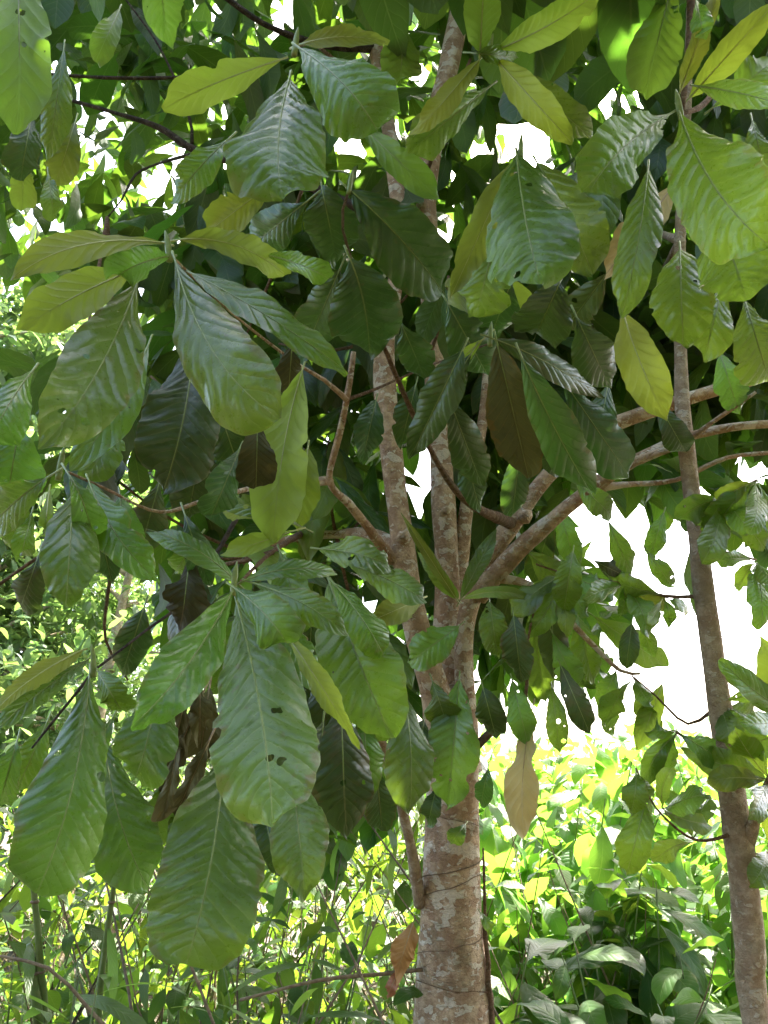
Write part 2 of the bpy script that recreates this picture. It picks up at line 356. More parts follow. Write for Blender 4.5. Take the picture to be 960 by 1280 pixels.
def template(L=1., W=.2, shape='ob', droop=.25, nl=12, nw=2, seed=0, fold=.25, curl=.25, corr=.0, wave=.06):
    """leaf along +Y, upper face +Z, unit length"""
    mid = lambda v: Vector((0, L * v * (1 - .12 * droop * v), -droop * L * v * v))
    tan = lambda v: Vector((0, 1 - .24 * droop * v, -2 * droop * v))
    nrm = lambda v: Vector((0, 0, 1))
    return leaf_geo(mid, tan, nrm, W * L, L, shape, nl, nw, fold, curl, 9, corr, wave, (), seed)
def tmesh(name, mat, **kw):
    V, Q, UV = template(**kw); return mesh_np(name, V, Q, mat, UV)
def orient(dirv, upv, roll=0.):
    y = Vector(dirv).normalized(); z = Vector(upv) - y * Vector(upv).dot(y)
    if z.length < 1e-4: z = Vector((1, 0, 0)) - y * y.x
    z.normalize(); x = y.cross(z)
    m = Matrix((x, y, z)).transposed()
    return m @ Matrix.Rotation(roll, 3, 'Y')
def place(me, parent, pos, mat3, size, name='leaf'):
    o = bpy.data.objects.new(name, me); COL.objects.link(o); o.parent = parent
    o.matrix_local = Matrix.Translation(pos - wloc(parent)) @ mat3.to_4x4() @ Matrix.Diagonal((size, size, size, 1))
    return o
def stuff_mesh(name, items, mat, nl=8, nw=2, shapes=(('ob', .19, .3), ('el', .17, .15), ('ob', .21, .45))):
    """one mesh of many leaves; items: list of (pos, mat3, size)"""
    T = []
    for k, (sh, w_, dr) in enumerate(shapes):
        V, Q, UV = template(W=w_, shape=sh, droop=dr, nl=nl, nw=nw, seed=k, fold=.3)
        T.append((np.array([tuple(v) for v in V]), np.array(Q), np.array(UV)))
    Vs, Qs, Us, Rs = [], [], [], []; b = 0
    for i, (p, m, s) in enumerate(items):
        V, Q, U = T[i % len(T)]
        Vs.append(V @ (np.array(m).T * s) + np.array(p)); Qs.append(Q + b); Us.append(U); Rs.append(np.full(len(Q), rng.random())); b += len(V)
    return mesh_np(name, np.concatenate(Vs), np.concatenate(Qs), mat, np.concatenate(Us), np.concatenate(Rs))

# ------------------------------------------------------------------ ground
def ground_z(x, y):
    z = .10 * math.sin(x * .7 + 1) * math.cos(y * .5) + .05 * math.sin(x * 1.9 + y * 1.3)
    r = math.hypot(x, y)
    z += max(0, (-x - 2.5)) * .16 if x > -14 else 1.84
    if y > 8: z -= min((y - 8) * .22, 22) * (1 if x > -3 else max(.3, 1 - (-3 - x) * .05))
    return z
gx = np.concatenate([np.linspace(-900, -40, 12)[:-1], np.linspace(-40, 40, 90), np.linspace(40, 900, 12)[1:]])
gy = np.concatenate([np.linspace(-300, -10, 8)[:-1], np.linspace(-10, 60, 90), np.linspace(60, 1600, 14)[1:]])
GV = [(x, y, ground_z(x, y) - (0.0)) for y in gy for x in gx]
n_ = len(gx); GQ = [(j * n_ + i, j * n_ + i + 1, (j + 1) * n_ + i + 1, (j + 1) * n_ + i) for j in range(len(gy) - 1) for i in range(n_ - 1)]
g = NT('forest_floor'); tc = g.n('ShaderNodeTexCoord').outputs['Object']
c_ = g.mix(g.sstep(g.noise(tc, 6., 6.), .35, .65), (.035, .025, .016), (.09, .065, .04)); c_ = g.mix(g.sstep(g.noise(tc, 1.1, 4.), .5, .65), c_, (.03, .05, .018))
b_ = g.n('ShaderNodeBsdfPrincipled'); g.put(b_.inputs['Base Color'], c_); b_.inputs['Roughness'].default_value = .95
bp_ = g.n('ShaderNodeBump'); bp_.inputs['Distance'].default_value = .05; g.put(bp_.inputs['Height'], g.noise(tc, 25., 6.)); g.put(b_.inputs['Normal'], bp_.outputs[0])
g.t.links.new(b_.outputs[0], g.out.inputs[0])
tag(link('ground', mesh_np('ground', GV, GQ, g.m)), None, None, kind='structure')

# ------------------------------------------------------------------ the main tree
tb = P(566, 1240, 2.4); tb = Vector((tb.x, tb.y, ground_z(tb.x, tb.y) - .02))
tree = thing('broadleaf_tree', 'large-leaved tree with pale blotched trunk forking into several stems', 'tree', tb)
LIMBS = []
def limb(name, spec, mat='bark', sides=14, rough=.05, parent=None, keep=True, step=.03, label=None, slim_=1.):
    """spec: (px,py,depth,width_px)"""
    pts = [P(a, b, d) for a, b, d, _ in spec]; rad = [w_ / F * d / 2 * .84 * slim_ for _, _, d, w_ in spec]; rad[0] *= 1.45; rad[1] *= 1.08
    if keep: LIMBS.extend(pts)
    return tube(name, pts, rad, mat, parent or tree, step, sides, rough, label)
tp = [tb, tb + Vector((.0, 0, .25))] + [P(x, y, 2.4) for x, y in ((568, 1270), (564, 1160), (565, 1080), (566, 1020), (567, 960), (570, 910))]
tr_ = [.20, .155] + [x / F * 2.4 / 2 for x in (96, 79, 72, 67, 66, 60)]
LIMBS += tp[3:]
tube('trunk', tp, tr_, 'bark', tree, .012, 40, .03)
limb('stem', [(560, 950, 2.40, 50), (548, 880, 2.38, 44), (522, 790, 2.36, 38), (508, 720, 2.36, 37), (498, 640, 2.38, 35), (488, 560, 2.4, 33), (481, 480, 2.42, 31), (482, 420, 2.45, 27), (492, 370, 2.5, 24), (500, 290, 2.6, 24), (490, 190, 2.7, 22), (470, 60, 2.8, 20), (455, -80, 2.9, 16)], sides=16)
limb('stem', [(578, 960, 2.42, 44), (581, 880, 2.42, 34), (580, 810, 2.42, 32), (586, 760, 2.42, 32), (606, 705, 2.42, 33), (640, 655, 2.4, 31), (682, 598, 2.4, 28), (740, 545, 2.38, 25), (800, 518, 2.36, 24), (870, 495, 2.34, 22), (960, 468, 2.32, 20), (1060, 430, 2.3, 16)], sides=16, rough=.06, slim_=.88)
limb('stem', [(566, 930, 2.47, 44), (558, 820, 2.5, 42), (560, 730, 2.5, 39), (556, 650, 2.5, 36), (551, 560, 2.52, 33), (543, 450, 2.56, 31), (537, 330, 2.62, 31), (533, 225, 2.7, 31), (548, 140, 2.75, 31), (566, 60, 2.8, 31), (585, -40, 2.9, 28), (600, -140, 3., 24)], sides=16)
limb('stem', [(572, 740, 2.52, 20), (580, 660, 2.52, 19), (588, 600, 2.52, 18), (603, 530, 2.55, 16), (612, 440, 2.6, 14), (620, 340, 2.7, 12), (650, 200, 2.8, 9)], sides=10)
limb('limb', [(596, 745, 2.42, 26), (640, 695, 2.36, 30), (690, 650, 2.3, 29), (748, 604, 2.25, 26), (800, 572, 2.2, 19), (860, 546, 2.16, 17), (930, 532, 2.1, 15), (1010, 528, 2.05, 13)], sides=14, rough=.07, slim_=.84)
limb('branch', [(790, 578, 2.2, 11), (850, 555, 2.14, 9), (890, 528, 2.1, 7), (945, 490, 2.05, 5)], sides=8)
limb('branch', [(735, 612, 2.26, 13), (780, 606, 2.26, 9), (845, 600, 2.26, 7), (910, 572, 2.26, 7), (985, 565, 2.26, 6)], 'bark', 8)
limb('branch', [(610, 722, 2.4, 12), (660, 730, 2.36, 10), (700, 765, 2.3, 9), (740, 805, 2.25, 8), (775, 838, 2.2, 6), (800, 842, 2.15, 4)], 'bark', 8)
limb('branch', [(590, 938, 2.38, 11), (625, 905, 2.3, 9), (655, 880, 2.22, 6), (660, 800, 2.2, 4), (668, 762, 2.2, 3)], 'twig', 8)
limb('branch', [(490, 700, 2.36, 16), (462, 662, 2.25, 13), (436, 630, 2.15, 12), (412, 601, 2.05, 11), (424, 545, 2.0, 10), (434, 495, 1.95, 9), (442, 440, 1.95, 8)], 'bark', 10, .08)
limb('branch', [(412, 601, 2.05, 10), (375, 603, 1.95, 9), (330, 607, 1.8, 8), (260, 624, 1.6, 7), (200, 640, 1.45, 5), (130, 610, 1.3, 4), (85, 590, 1.22, 4)], 'bark', 8, .08)
limb('twig', [(402, 604, 2.03, 6), (375, 590, 2.0, 5), (348, 571, 1.95, 4)], 'bark', 7)
limb('twig', [(434, 500, 1.95, 7), (405, 475, 1.9, 6), (372, 455, 1.85, 5), (300, 400, 1.5, 4), (216, 322, 1.18, 4)], 'bark', 7)
limb('twig', [(432, 500, 1.95, 5), (470, 486, 2.0, 4), (530, 460, 2.1, 3), (610, 430, 1.6, 3)], 'twig', 7)
limb('branch', [(505, 690, 2.38, 20), (462, 668, 2.5, 17), (420, 668, 2.55, 14), (370, 672, 2.6, 12), (300, 690, 2.7, 9)], 'bark', 10)
limb('twig', [(375, 668, 2.55, 8), (340, 690, 1.8, 6), (300, 728, 1.2, 5)], 'twig', 7)
limb('branch', [(640, 655, 2.4, 14), (560, 600, 1.9, 9), (440, 330, 1.55, 5), (436, 236, 1.5, 4)], 'twig', 7)
limb('branch', [(525, 1130, 2.38, 14), (514, 1060, 2.3, 15), (496, 985, 2.2, 14), (478, 930, 2.0, 12), (440, 850, 1.7, 9), (330, 760, 1.25, 6), (296, 738, 1.17, 5)], 'bark2', 9)
limb('branch', [(500, 290, 2.6, 16), (380, 230, 2.6, 13), (250, 190, 2.6, 12), (200, 160, 2.6, 9), (140, 140, 2.6, 6), (60, 118, 2.6, 4)], 'bark3', 9)
limb('twig', [(250, 190, 2.6, 5), (200, 204, 2.5, 4), (170, 218, 2.45, 4), (152, 250, 2.4, 3), (134, 272, 2.4, 2.5)], 'bark3', 6)
limb('twig', [(240, 180, 2.6, 4), (236, 145, 2.6, 4), (200, 60, 2.6, 3), (150, -10, 2.6, 3)], 'bark3', 6)
limb('branch', [(470, 60, 2.8, 12), (400, 55, 2.7, 10), (330, 30, 2.6, 9), (260, -20, 2.5, 8)], 'bark3', 8)
limb('branch', [(330, 90, 2.4, 6), (215, 97, 2.4, 5), (130, 97, 2.4, 5), (58, 92, 2.4, 4)], 'bark3', 7)
limb('twig', [(455, 110, 2.6, 5), (400, 60, 1.8, 5), (366, 62, 1.25, 4)], 'twig', 7)
limb('branch', [(1010, -20, 1.6, 13), (960, 25, 1.5, 12), (918, 75, 1.4, 11), (882, 128, 1.3, 9), (852, 142, 1.2, 7)], 'twig', 9)
limb('twig', [(862, -60, 1.4, 12), (864, 20, 1.35, 11), (858, 90, 1.25, 9), (852, 142, 1.2, 8)], 'twig', 8)
limb('twig', [(533, 215, 2.7, 5), (570, 120, 1.9, 5), (588, 74, 1.35, 4)], 'twig', 7)
limb('twig', [(620, 340, 2.7, 4), (640, 250, 1.7, 4), (652, 196, 1.25, 3)], 'twig', 7)
limb('twig', [(300, 640, 1.7, 6), (240, 740, 1.5, 5), (180, 790, 1.4, 4), (120, 836, 1.25, 4)], 'bark3', 7)
limb('twig', [(148, 655, 1.6, 4), (135, 740, 1.62, 5), (132, 800, 1.65, 4), (160, 850, 1.7, 3)], 'twig', 7)
limb('twig', [(140, 660, 1.6, 5), (60, 690, 1.6, 5), (0, 730, 1.6, 5), (-60, 770, 1.6, 4)], 'twig', 7)
limb('twig', [(120, 836, 1.25, 4), (80, 885, 1.3, 4), (40, 935, 1.35, 3)], 'bark3', 6)

H = hero; t = tree
# --- upper left
H(t, 22, -60, 26, 165, 92, 1.1, 1.06, side='u', roll=12, shape='el', fold=.1)
H(t, 200, -60, 206, 50, 62, 1.3, side='u', mat='g', shape='el')
H(t, 352, 74, 203, 136, 52, 1.2, 1.1, bow=4, side='u', mat='y', roll=-15, bites=[(-1, .55, .3, .05)])
H(t, 374, 56, 486, 54, 28, 1.22, side='u', mat='y', bow=-9, roll=-30, shape='el')
H(t, 374, 60, 474, 168, 104, 1.16, 1.1, bow=-10, roll=-12, shape='rd', bites=[(1, .85, .12, .05)])
H(t, 362, 98, 354, 250, 140, 1.15, 1.04, bow=10, roll=8, shape='rd', bites=[(-1, .72, .18, .04)])
H(t, 288, 172, 217, 252, 44, 1.32, bow=4, roll=25, shape='el')
H(t, 345, 225, 257, 292, 55, 1.45, side='u', mat='y')
H(t, 80, 60, 60, 200, 40, 1.9, mat='g'); H(t, 150, 10, 120, 75, 34, 1.8, side='u')
H(t, 95, 150, 70, 230, 44, 2.0, mat='y'); H(t, 40, 140, 25, 225, 50, 1.8, mat='o'); H(t, 60, 215, 68, 275, 32, 1.9, mat='g')
H(t, 30, 190, 28, 262, 38, 2.0, mat='y', side='u')
# --- cluster A
H(t, 206, 304, 14, 350, 40, 1.18, 1.05, bow=22, side='u', mat='y', roll=35, shape='el', bites=[])
H(t, 166, 338, 26, 414, 64, 1.2, 1.1, bow=6, side='u', mat='y', roll=15, shape='el', bites=[])
H(t, 212, 320, 138, 352, 48, 1.17, 1.12, bow=6, roll=-20, shape='rd', wave=.12)
H(t, 172, 352, 48, 562, 106, 1.15, 1.02, bow=-14, roll=-10, shape='el', curl=.15, bites=[])
H(t, 219, 326, 345, 520, 108, 1.14, 1.02, bow=22, roll=12, shape='ob', bites=[(1, .3, .1, .05)], wave=.09)
H(t, 222, 300, 358, 344, 44, 1.2, 1.3, bow=-16, side='u', mat='y', roll=-25, wave=.16)
H(t, 330, 318, 414, 350, 32, 1.28, 1.2, bow=-4, roll=20, wave=.1)
H(t, 240, 342, 436, 467, 46, 1.22, 1.15, bow=-6, roll=-35, shape='el')
H(t, 42, 462, -14, 562, 72, 1.12, 1.05, bow=6, roll=8)
H(t, 25, 525, 8, 630, 90, 1.4, roll=10)
H(t, 242, 436, 203, 616, 112, 1.33, 1.25, bow=-6, mat='o', roll=5, shape='rd', wave=.12)
H(t, 186, 430, 88, 588, 56, 1.3, 1.22, bow=-8, roll=20, shape='el', wave=.1)
H(t, 160, 465, 105, 565, 64, 1.5); H(t, 150, 520, 110, 600, 60, 1.6)
H(t, 322, 520, 320, 612, 58, 1.4, mat='mo'); H(t, 270, 500, 300, 590, 60, 1.55, mat='o'); H(t, 250, 560, 235, 650, 66, 1.6, mat='o')
H(t, 378, 462, 344, 678, 78, 1.6, 1.5, bow=8, side='u', mat='y', shape='el', wave=.12)
H(t, 385, 560, 372, 660, 50, 1.68, side='u', mat='y', shape='el')
H(t, 365, 430, 360, 500, 40, 1.7, mat='mo')
# --- cluster by the left edge
H(t, 66, 593, -16, 662, 54, 1.15, bow=4, roll=20)
H(t, 84, 590, 118, 686, 46, 1.13, bow=-6, roll=-15)
H(t, 92, 615, 82, 764, 76, 1.18, 1.1, roll=6, shape='el', bites=[])
H(t, 62, 610, 55, 672, 18, 1.3, mat='y', side='u'); H(t, 40, 640, 25, 700, 30, 1.4)
H(t, 112, 604, 200, 728, 58, 1.25, 1.2, bow=10, roll=-15, shape='el')
H(t, 296, 728, 178, 660, 32, 1.2, 1.22, bow=10, roll=30, shape='el')
H(t, 380, 660, 268, 626, 28, 1.5, bow=6, roll=20); H(t, 372, 662, 276, 694, 26, 1.45, side='u', mat='y', roll=25)
H(t, 350, 640, 278, 640, 24, 1.55, side='u', mat='y', roll=30); H(t, 250, 670, 215, 720, 40, 1.4, mat='g')
# --- cluster B
H(t, 290, 740, 164, 908, 82, 1.14, 1.0, bow=-10, roll=-8, shape='el', bites=[(-1, .86, .3, .04)])
H(t, 291, 733, 360, 808, 68, 1.1, 1.03, bow=-6, roll=10, shape='ob')
H(t, 296, 752, 340, 1032, 140, 1.14, .98, bow=-8, roll=4, mat='gh', shape='ob', bites=[(1, .52, .22, .03), (1, .44, .12, .02)])
H(t, 306, 726, 424, 716, 28, 1.15, 1.2, bow=-10, roll=-30, shape='el')
H(t, 398, 686, 498, 712, 46, 1.25, 1.2, roll=-30, bow=-6, shape='el', wave=.12)
H(t, 428, 702, 534, 752, 40, 1.28, 1.2, roll=-30, bow=-4, wave=.1)
H(t, 314, 728, 434, 794, 40, 1.14, 1.08, bow=-8, roll=-18, shape='el')
H(t, 356, 790, 450, 936, 30, 1.12, 1.05, bow=-2, side='u', mat='y', roll=45, shape='lan')
H(t, 412, 728, 492, 930, 108, 1.24, 1.14, bow=2, roll=6, shape='rd', bites=[(1, .9, .2, .03)])
H(t, 418, 730, 482, 824, 50, 1.18, 1.12, bow=-4, roll=-20, shape='el')
H(t, 197, 848, 162, 990, 84, 1.16, 1.1, roll=10, bow=-6, shape='el')
H(t, 280, 944, 232, 1206, 148, 1.16, 1.05, bow=-8, roll=4, shape='bl', mat='g', fold=.05, bites=[(-1, .55, .1, .03)])
H(t, 366, 970, 382, 1122, 86, 1.2, 1.12, roll=8, shape='el')
H(t, 426, 876, 432, 1040, 88, 1.34, 1.3, mat='o', shape='rd'); H(t, 505, 868, 512, 1018, 66, 1.3, 1.25, bow=-5, roll=-15, shape='rd')
H(t, 404, 900, 395, 1000, 70, 1.4, mat='o'); H(t, 470, 830, 470, 930, 60, 1.45)
H(t, 528, 748, 460, 778, 40, 1.5, side='u', mat='y', shape='el')
H(t, 238, 690, 226, 790, 58, 1.4, mat='mo', wave=.2); 
for a in [(240, 836, 214, 950, 34), (252, 870, 200, 990, 36), (262, 925, 218, 1022, 40), (228, 900, 205, 1024, 30), (250, 840, 250, 930, 34)]: H(t, *a, 1.24, mat='dk', wave=.4, fold=.7, curl=.6, bites=[(1, .6, .4, .05), (-1, .75, .4, .04)])

H(t, 262, 860, 248, 960, 60, 1.3, mat='dk', wave=.2); H(t, 320, 830, 300, 960, 80, 1.4, mat='o'); H(t, 350, 690, 380, 790, 60, 1.5)
H(t, 390, 760, 385, 860, 60, 1.45, mat='o'); H(t, 330, 760, 400, 860, 50, 1.4)
# --- cluster C
H(t, 112, 846, 44, 1122, 112, 1.22, 1.1, bow=-12, roll=-8, shape='bl', bites=[], fold=.1)
H(t, 122, 838, 156, 896, 44, 1.22, mat='g'); H(t, 102, 813, -14, 898, 28, 1.25, 1.1, bow=8, side='u', mat='y', roll=30, shape='lan')
H(t, 108, 826, -14, 922, 32, 1.25, 1.1, bow=5, roll=35, shape='lan'); H(t, 130, 925, 188, 1116, 92, 1.32, 1.25, bow=10, roll=-10, shape='el')
H(t, 142, 895, 98, 980, 40, 1.3); H(t, 22, 925, -4, 1015, 44, 1.35); H(t, 215, 960, 190, 1060, 50, 1.36, mat='g')
# --- centre: darker leaf colour stands in for crown shade; tips swing back, faces down
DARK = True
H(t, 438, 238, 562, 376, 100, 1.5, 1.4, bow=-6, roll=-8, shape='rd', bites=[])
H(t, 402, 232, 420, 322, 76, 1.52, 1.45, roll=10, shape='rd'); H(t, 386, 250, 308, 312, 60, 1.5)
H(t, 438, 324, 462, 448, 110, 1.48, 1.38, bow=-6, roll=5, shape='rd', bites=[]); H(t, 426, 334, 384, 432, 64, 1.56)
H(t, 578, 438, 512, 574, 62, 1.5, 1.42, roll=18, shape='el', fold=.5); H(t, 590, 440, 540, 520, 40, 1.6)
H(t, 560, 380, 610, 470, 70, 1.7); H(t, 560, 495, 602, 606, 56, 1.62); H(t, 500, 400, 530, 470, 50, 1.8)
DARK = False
# --- top middle
H(t, 600, 66, 606, -45, 52, 1.3, 1.2, side='u', mat='y', shape='el'); H(t, 622, 62, 752, -14, 46, 1.3, 1.2, side='u', mat='y', bow=6, roll=10, shape='el')
H(t, 598, 76, 514, 174, 34, 1.35, side='u', mat='y', roll=30, shape='lan'); H(t, 622, 76, 716, 180, 46, 1.3, 1.25, side='u', mat='y', roll=15, shape='el')
H(t, 650, 92, 742, 176, 44, 1.42); H(t, 612, 108, 510, 190, 56, 1.5); H(t, 442, 148, 548, 248, 42, 1.45, side='u', mat='g')
H(t, 505, 30, 500, 110, 60, 1.7, side='u'); H(t, 590, 66, 650, 72, 26, 1.28)
H(t, 646, 194, 676, 354, 128, 1.25, 1.12, bow=4, roll=5, shape='rd', bites=[(1, .55, .2, .02)])
H(t, 672, 204, 742, 346, 88, 1.36, 1.3, bow=-4, roll=-8, shape='el'); H(t, 640, 205, 562, 374, 46, 1.42, side='u', mat='y', shape='el')
H(t, 620, 290, 596, 394, 76, 1.45)
# --- upper right cluster
H(t, 838, 142, 738, 238, 88, 1.18, 1.08, bow=10, roll=-10, shape='ob', bites=[(-1, .9, .15, .03)]); H(t, 850, 142, 964, 308, 128, 1.18, 1.05, bow=16, roll=8, shape='ob', bites=[(1, .84, .15, .03)])
H(t, 872, 108, 990, 136, 36, 1.2, 1.1, bow=-4, roll=-20, shape='el'); H(t, 810, 212, 776, 398, 58, 1.22, 1.16, bow=-4, roll=15, shape='el')
H(t, 842, 232, 752, 350, 48, 1.32, side='u', mat='dry', shape='el'); H(t, 895, 262, 934, 374, 104, 1.28, 1.2, roll=6, shape='rd', bites=[(1, .8, .2, .03)])
H(t, 850, 312, 854, 442, 82, 1.42, roll=10, shape='el'); H(t, 850, 116, 892, -4, 28, 1.2, side='u', mat='y', roll=25, shape='lan')
H(t, 862, 122, 972, 0, 42, 1.25, side='u', mat='y', roll=15, shape='el'); H(t, 842, -30, 806, 118, 74, 1.45, side='u', mat='g'); H(t, 890, 135, 975, 70, 48, 1.35, side='u', mat='g')
H(t, 778, 388, 834, 524, 62, 1.4, 1.32, side='u', mat='y', bow=4, shape='el'); H(t, 930, 372, 962, 478, 76, 1.35); H(t, 905, 350, 880, 450, 60, 1.5)
H(t, 870, 0, 880, 45, 30, 1.2); H(t, 940, 150, 960, 230, 60, 1.6)
# --- middle right
DARK = True
H(t, 604, 424, 560, 462, 20, 1.6, side='u', mat='y'); H(t, 622, 432, 662, 602, 78, 1.5, mat='mo', shape='el', wave=.1); H(t, 652, 446, 746, 628, 64, 1.45, 1.36, bow=4, roll=10, shape='el', mat='g')
H(t, 618, 424, 752, 498, 38, 1.5, bow=-6, roll=-20, shape='el', mat='g'); H(t, 700, 352, 664, 432, 88, 1.6); H(t, 720, 395, 762, 484, 62, 1.65); H(t, 640, 350, 610, 430, 60, 1.65)
H(t, 700, 470, 790, 600, 64, 1.75); H(t, 760, 340, 700, 420, 60, 1.7, mat='o')
# --- leaves at the fork
DARK = False
H(t, 574, 782, 512, 828, 54, 2.2, shape='rd'); H(t, 574, 850, 560, 1008, 80, 2.22, 2.18, shape='rd', bites=[(1, .8, .3, .03), (-1, .7, .25, .04), (1, .6, .2, .03)])
H(t, 540, 850, 562, 915, 50, 2.2); H(t, 572, 748, 522, 690, 24, 2.25, shape='lan', mat='y'); H(t, 576, 748, 622, 658, 24, 2.25, shape='lan'); H(t, 580, 748, 672, 752, 18, 2.25, shape='lan', bow=-10, mat='y')
H(t, 570, 748, 500, 640, 16, 2.22, shape='lan', mat='y'); H(t, 612, 752, 622, 822, 42, 2.25, shape='rd')
o_ = H(t, 666, 884, 654, 1044, 50, 2.2, 2.15, side='u', mat='dry', shape='ob', bites=[(1, .42, .45, .08), (-1, .4, .35, .07)], wave=.12, label='pale tan dried leaf hanging from a thin twig', bow=6)
# --- hanging leaves right of the fork
for a in [(690, 745, 692, 852, 42), (664, 760, 682, 884, 46), (722, 770, 742, 856, 42), (700, 830, 738, 918, 36), (642, 770, 652, 856, 44), (716, 690, 704, 768, 42), (772, 690, 780, 756, 22), (800, 770, 816, 822, 24),
          (742, 770, 832, 832, 44), (770, 838, 750, 884, 34), (660, 690, 720, 742, 40), (640, 850, 660, 930, 38), (690, 860, 700, 940, 32), (760, 720, 810, 770, 34), (790, 780, 782, 838, 30), (740, 700, 790, 724, 30)]:
    H(t, *a, random.uniform(2.15, 2.7), shape=random.choice(('el', 'ob', 'rd')), mat=random.choice('gggo'))
H(t, 828, 854, 798, 936, 34, 2.3, mat='y', side='u', shape='el')
# --- leaves packed between and behind the hanging clusters
for a in [(300, 770, 262, 880, 62), (250, 780, 262, 870, 56), (330, 900, 350, 1010, 64), (400, 820, 420, 930, 64), (455, 900, 460, 1000, 58), (180, 760, 150, 850, 50), (140, 930, 90, 1040, 54), (225, 1000, 240, 1090, 56), (330, 1010, 345, 1090, 54), (470, 960, 478, 1040, 46),
          (20, 600, 18, 700, 56), (50, 690, 22, 770, 44), (150, 620, 160, 720, 54), (200, 600, 175, 690, 56), (300, 560, 262, 650, 50), (230, 640, 260, 730, 46), (120, 640, 140, 730, 46), (440, 780, 452, 870, 60), (370, 830, 352, 930, 58), (60, 900, 20, 990, 50)]:
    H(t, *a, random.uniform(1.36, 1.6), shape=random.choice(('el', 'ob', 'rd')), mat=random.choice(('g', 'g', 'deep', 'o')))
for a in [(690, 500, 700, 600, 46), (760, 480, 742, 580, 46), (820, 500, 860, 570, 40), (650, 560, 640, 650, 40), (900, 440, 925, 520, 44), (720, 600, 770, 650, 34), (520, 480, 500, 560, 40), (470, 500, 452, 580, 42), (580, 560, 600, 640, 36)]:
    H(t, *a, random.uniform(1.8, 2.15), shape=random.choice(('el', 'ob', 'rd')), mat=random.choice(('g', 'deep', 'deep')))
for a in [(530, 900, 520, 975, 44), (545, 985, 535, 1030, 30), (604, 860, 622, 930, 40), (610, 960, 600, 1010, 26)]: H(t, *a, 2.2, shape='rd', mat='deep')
for a in [(760, 650, 790, 720, 32), (700, 640, 722, 715, 36), (830, 640, 812, 700, 30), (750, 860, 768, 920, 28), (690, 790, 720, 860, 40), (810, 690, 845, 740, 26)]: H(t, *a, random.uniform(2.2, 2.7), shape=random.choice(('el', 'ob')), mat='g')
N_MAIN = COUNT['h']

# ------------------------------------------------------------------ slender tree on the right
sb = P(940, 1270, 2.05); sb = Vector((sb.x + .05, sb.y, ground_z(sb.x, sb.y) - .02))
slim = thing('slender_tree', 'slender grey-brown tree trunk with a forked side shoot beside the thicket', 'tree', sb)
sp_ = [sb] + [P(x, y, d) for x, y, d in ((947, 1290, 2.05), (938, 1190, 2.05), (929, 1090, 2.06), (922, 1040, 2.07), (911, 960, 2.08), (895, 850, 2.1), (880, 740, 2.13), (868, 640, 2.17), (856, 540, 2.2), (851, 450, 2.25), (850, 300, 2.3), (860, 100, 2.4), (866, -60, 2.5), (870, -250, 2.6))]
tube('trunk', sp_, [.05] + [x / F * 2.1 / 2 for x in (34, 34, 35, 38, 30, 27, 26, 23, 20, 17, 15, 13, 11, 8)], 'bark2', slim, .02, 16, .03)
LSL = []
def slimb(name, spec, mat='bark2', sides=9):
    LSL.extend(P(a, b, d) for a, b, d, _ in spec); return limb(name, spec, mat, sides, .05, slim, False)
slimb('branch', [(930, 1062, 2.07, 20), (944, 1025, 2.02, 14), (962, 975, 1.98, 12), (1000, 900, 1.9, 10), (1040, 800, 1.9, 8)])
slimb('branch', [(925, 1075, 2.07, 16), (955, 1070, 2.1, 10), (990, 1060, 2.15, 8)])
slimb('twig', [(900, 880, 2.1, 5), (860, 905, 2.15, 4), (820, 870, 2.2, 3), (790, 845, 2.25, 3)], 'twig', 6)
slimb('twig', [(906, 940, 2.08, 5), (870, 930, 2.0, 4), (845, 915, 2.0, 3)], 'twig', 6)
slimb('twig', [(880, 745, 2.13, 5), (830, 745, 2.2, 5), (780, 730, 2.25, 4), (700, 715, 2.3, 3), (670, 705, 2.3, 3)], 'twig', 6)
slimb('twig', [(874, 700, 2.15, 5), (905, 690, 2.15, 4), (945, 700, 2.2, 3)], 'twig', 6)
slimb('twig', [(868, 640, 2.17, 5), (905, 620, 2.1, 4), (945, 600, 2.0, 3)], 'twig', 6)
slimb('twig', [(922, 1040, 2.07, 5), (870, 1050, 2.0, 4), (820, 1010, 1.95, 3), (795, 960, 1.95, 2.5)], 'twig', 6)
def whorl(parent, px, py, d, n, l0, l1, a0, a1, mats='ggy', ratio=.42):
    for j in range(n):
        a = R(a0 + (a1 - a0) * (j + random.random()) / n); l = random.uniform(l0, l1); fs = random.uniform(.65, 1)
        H(parent, px + 6 * math.cos(a), py + 6 * math.sin(a), px + l * fs * math.cos(a), py + l * fs * math.sin(a), l * ratio * random.uniform(.7, 1.1), d, d + random.uniform(-.12, .12), bow=random.uniform(-6, 6), roll=random.uniform(-45, 45),
          shape=random.choice(('el', 'ob', 'rd', 'lan')), mat=random.choice(mats), pet=.015, nl=30, nw=4)
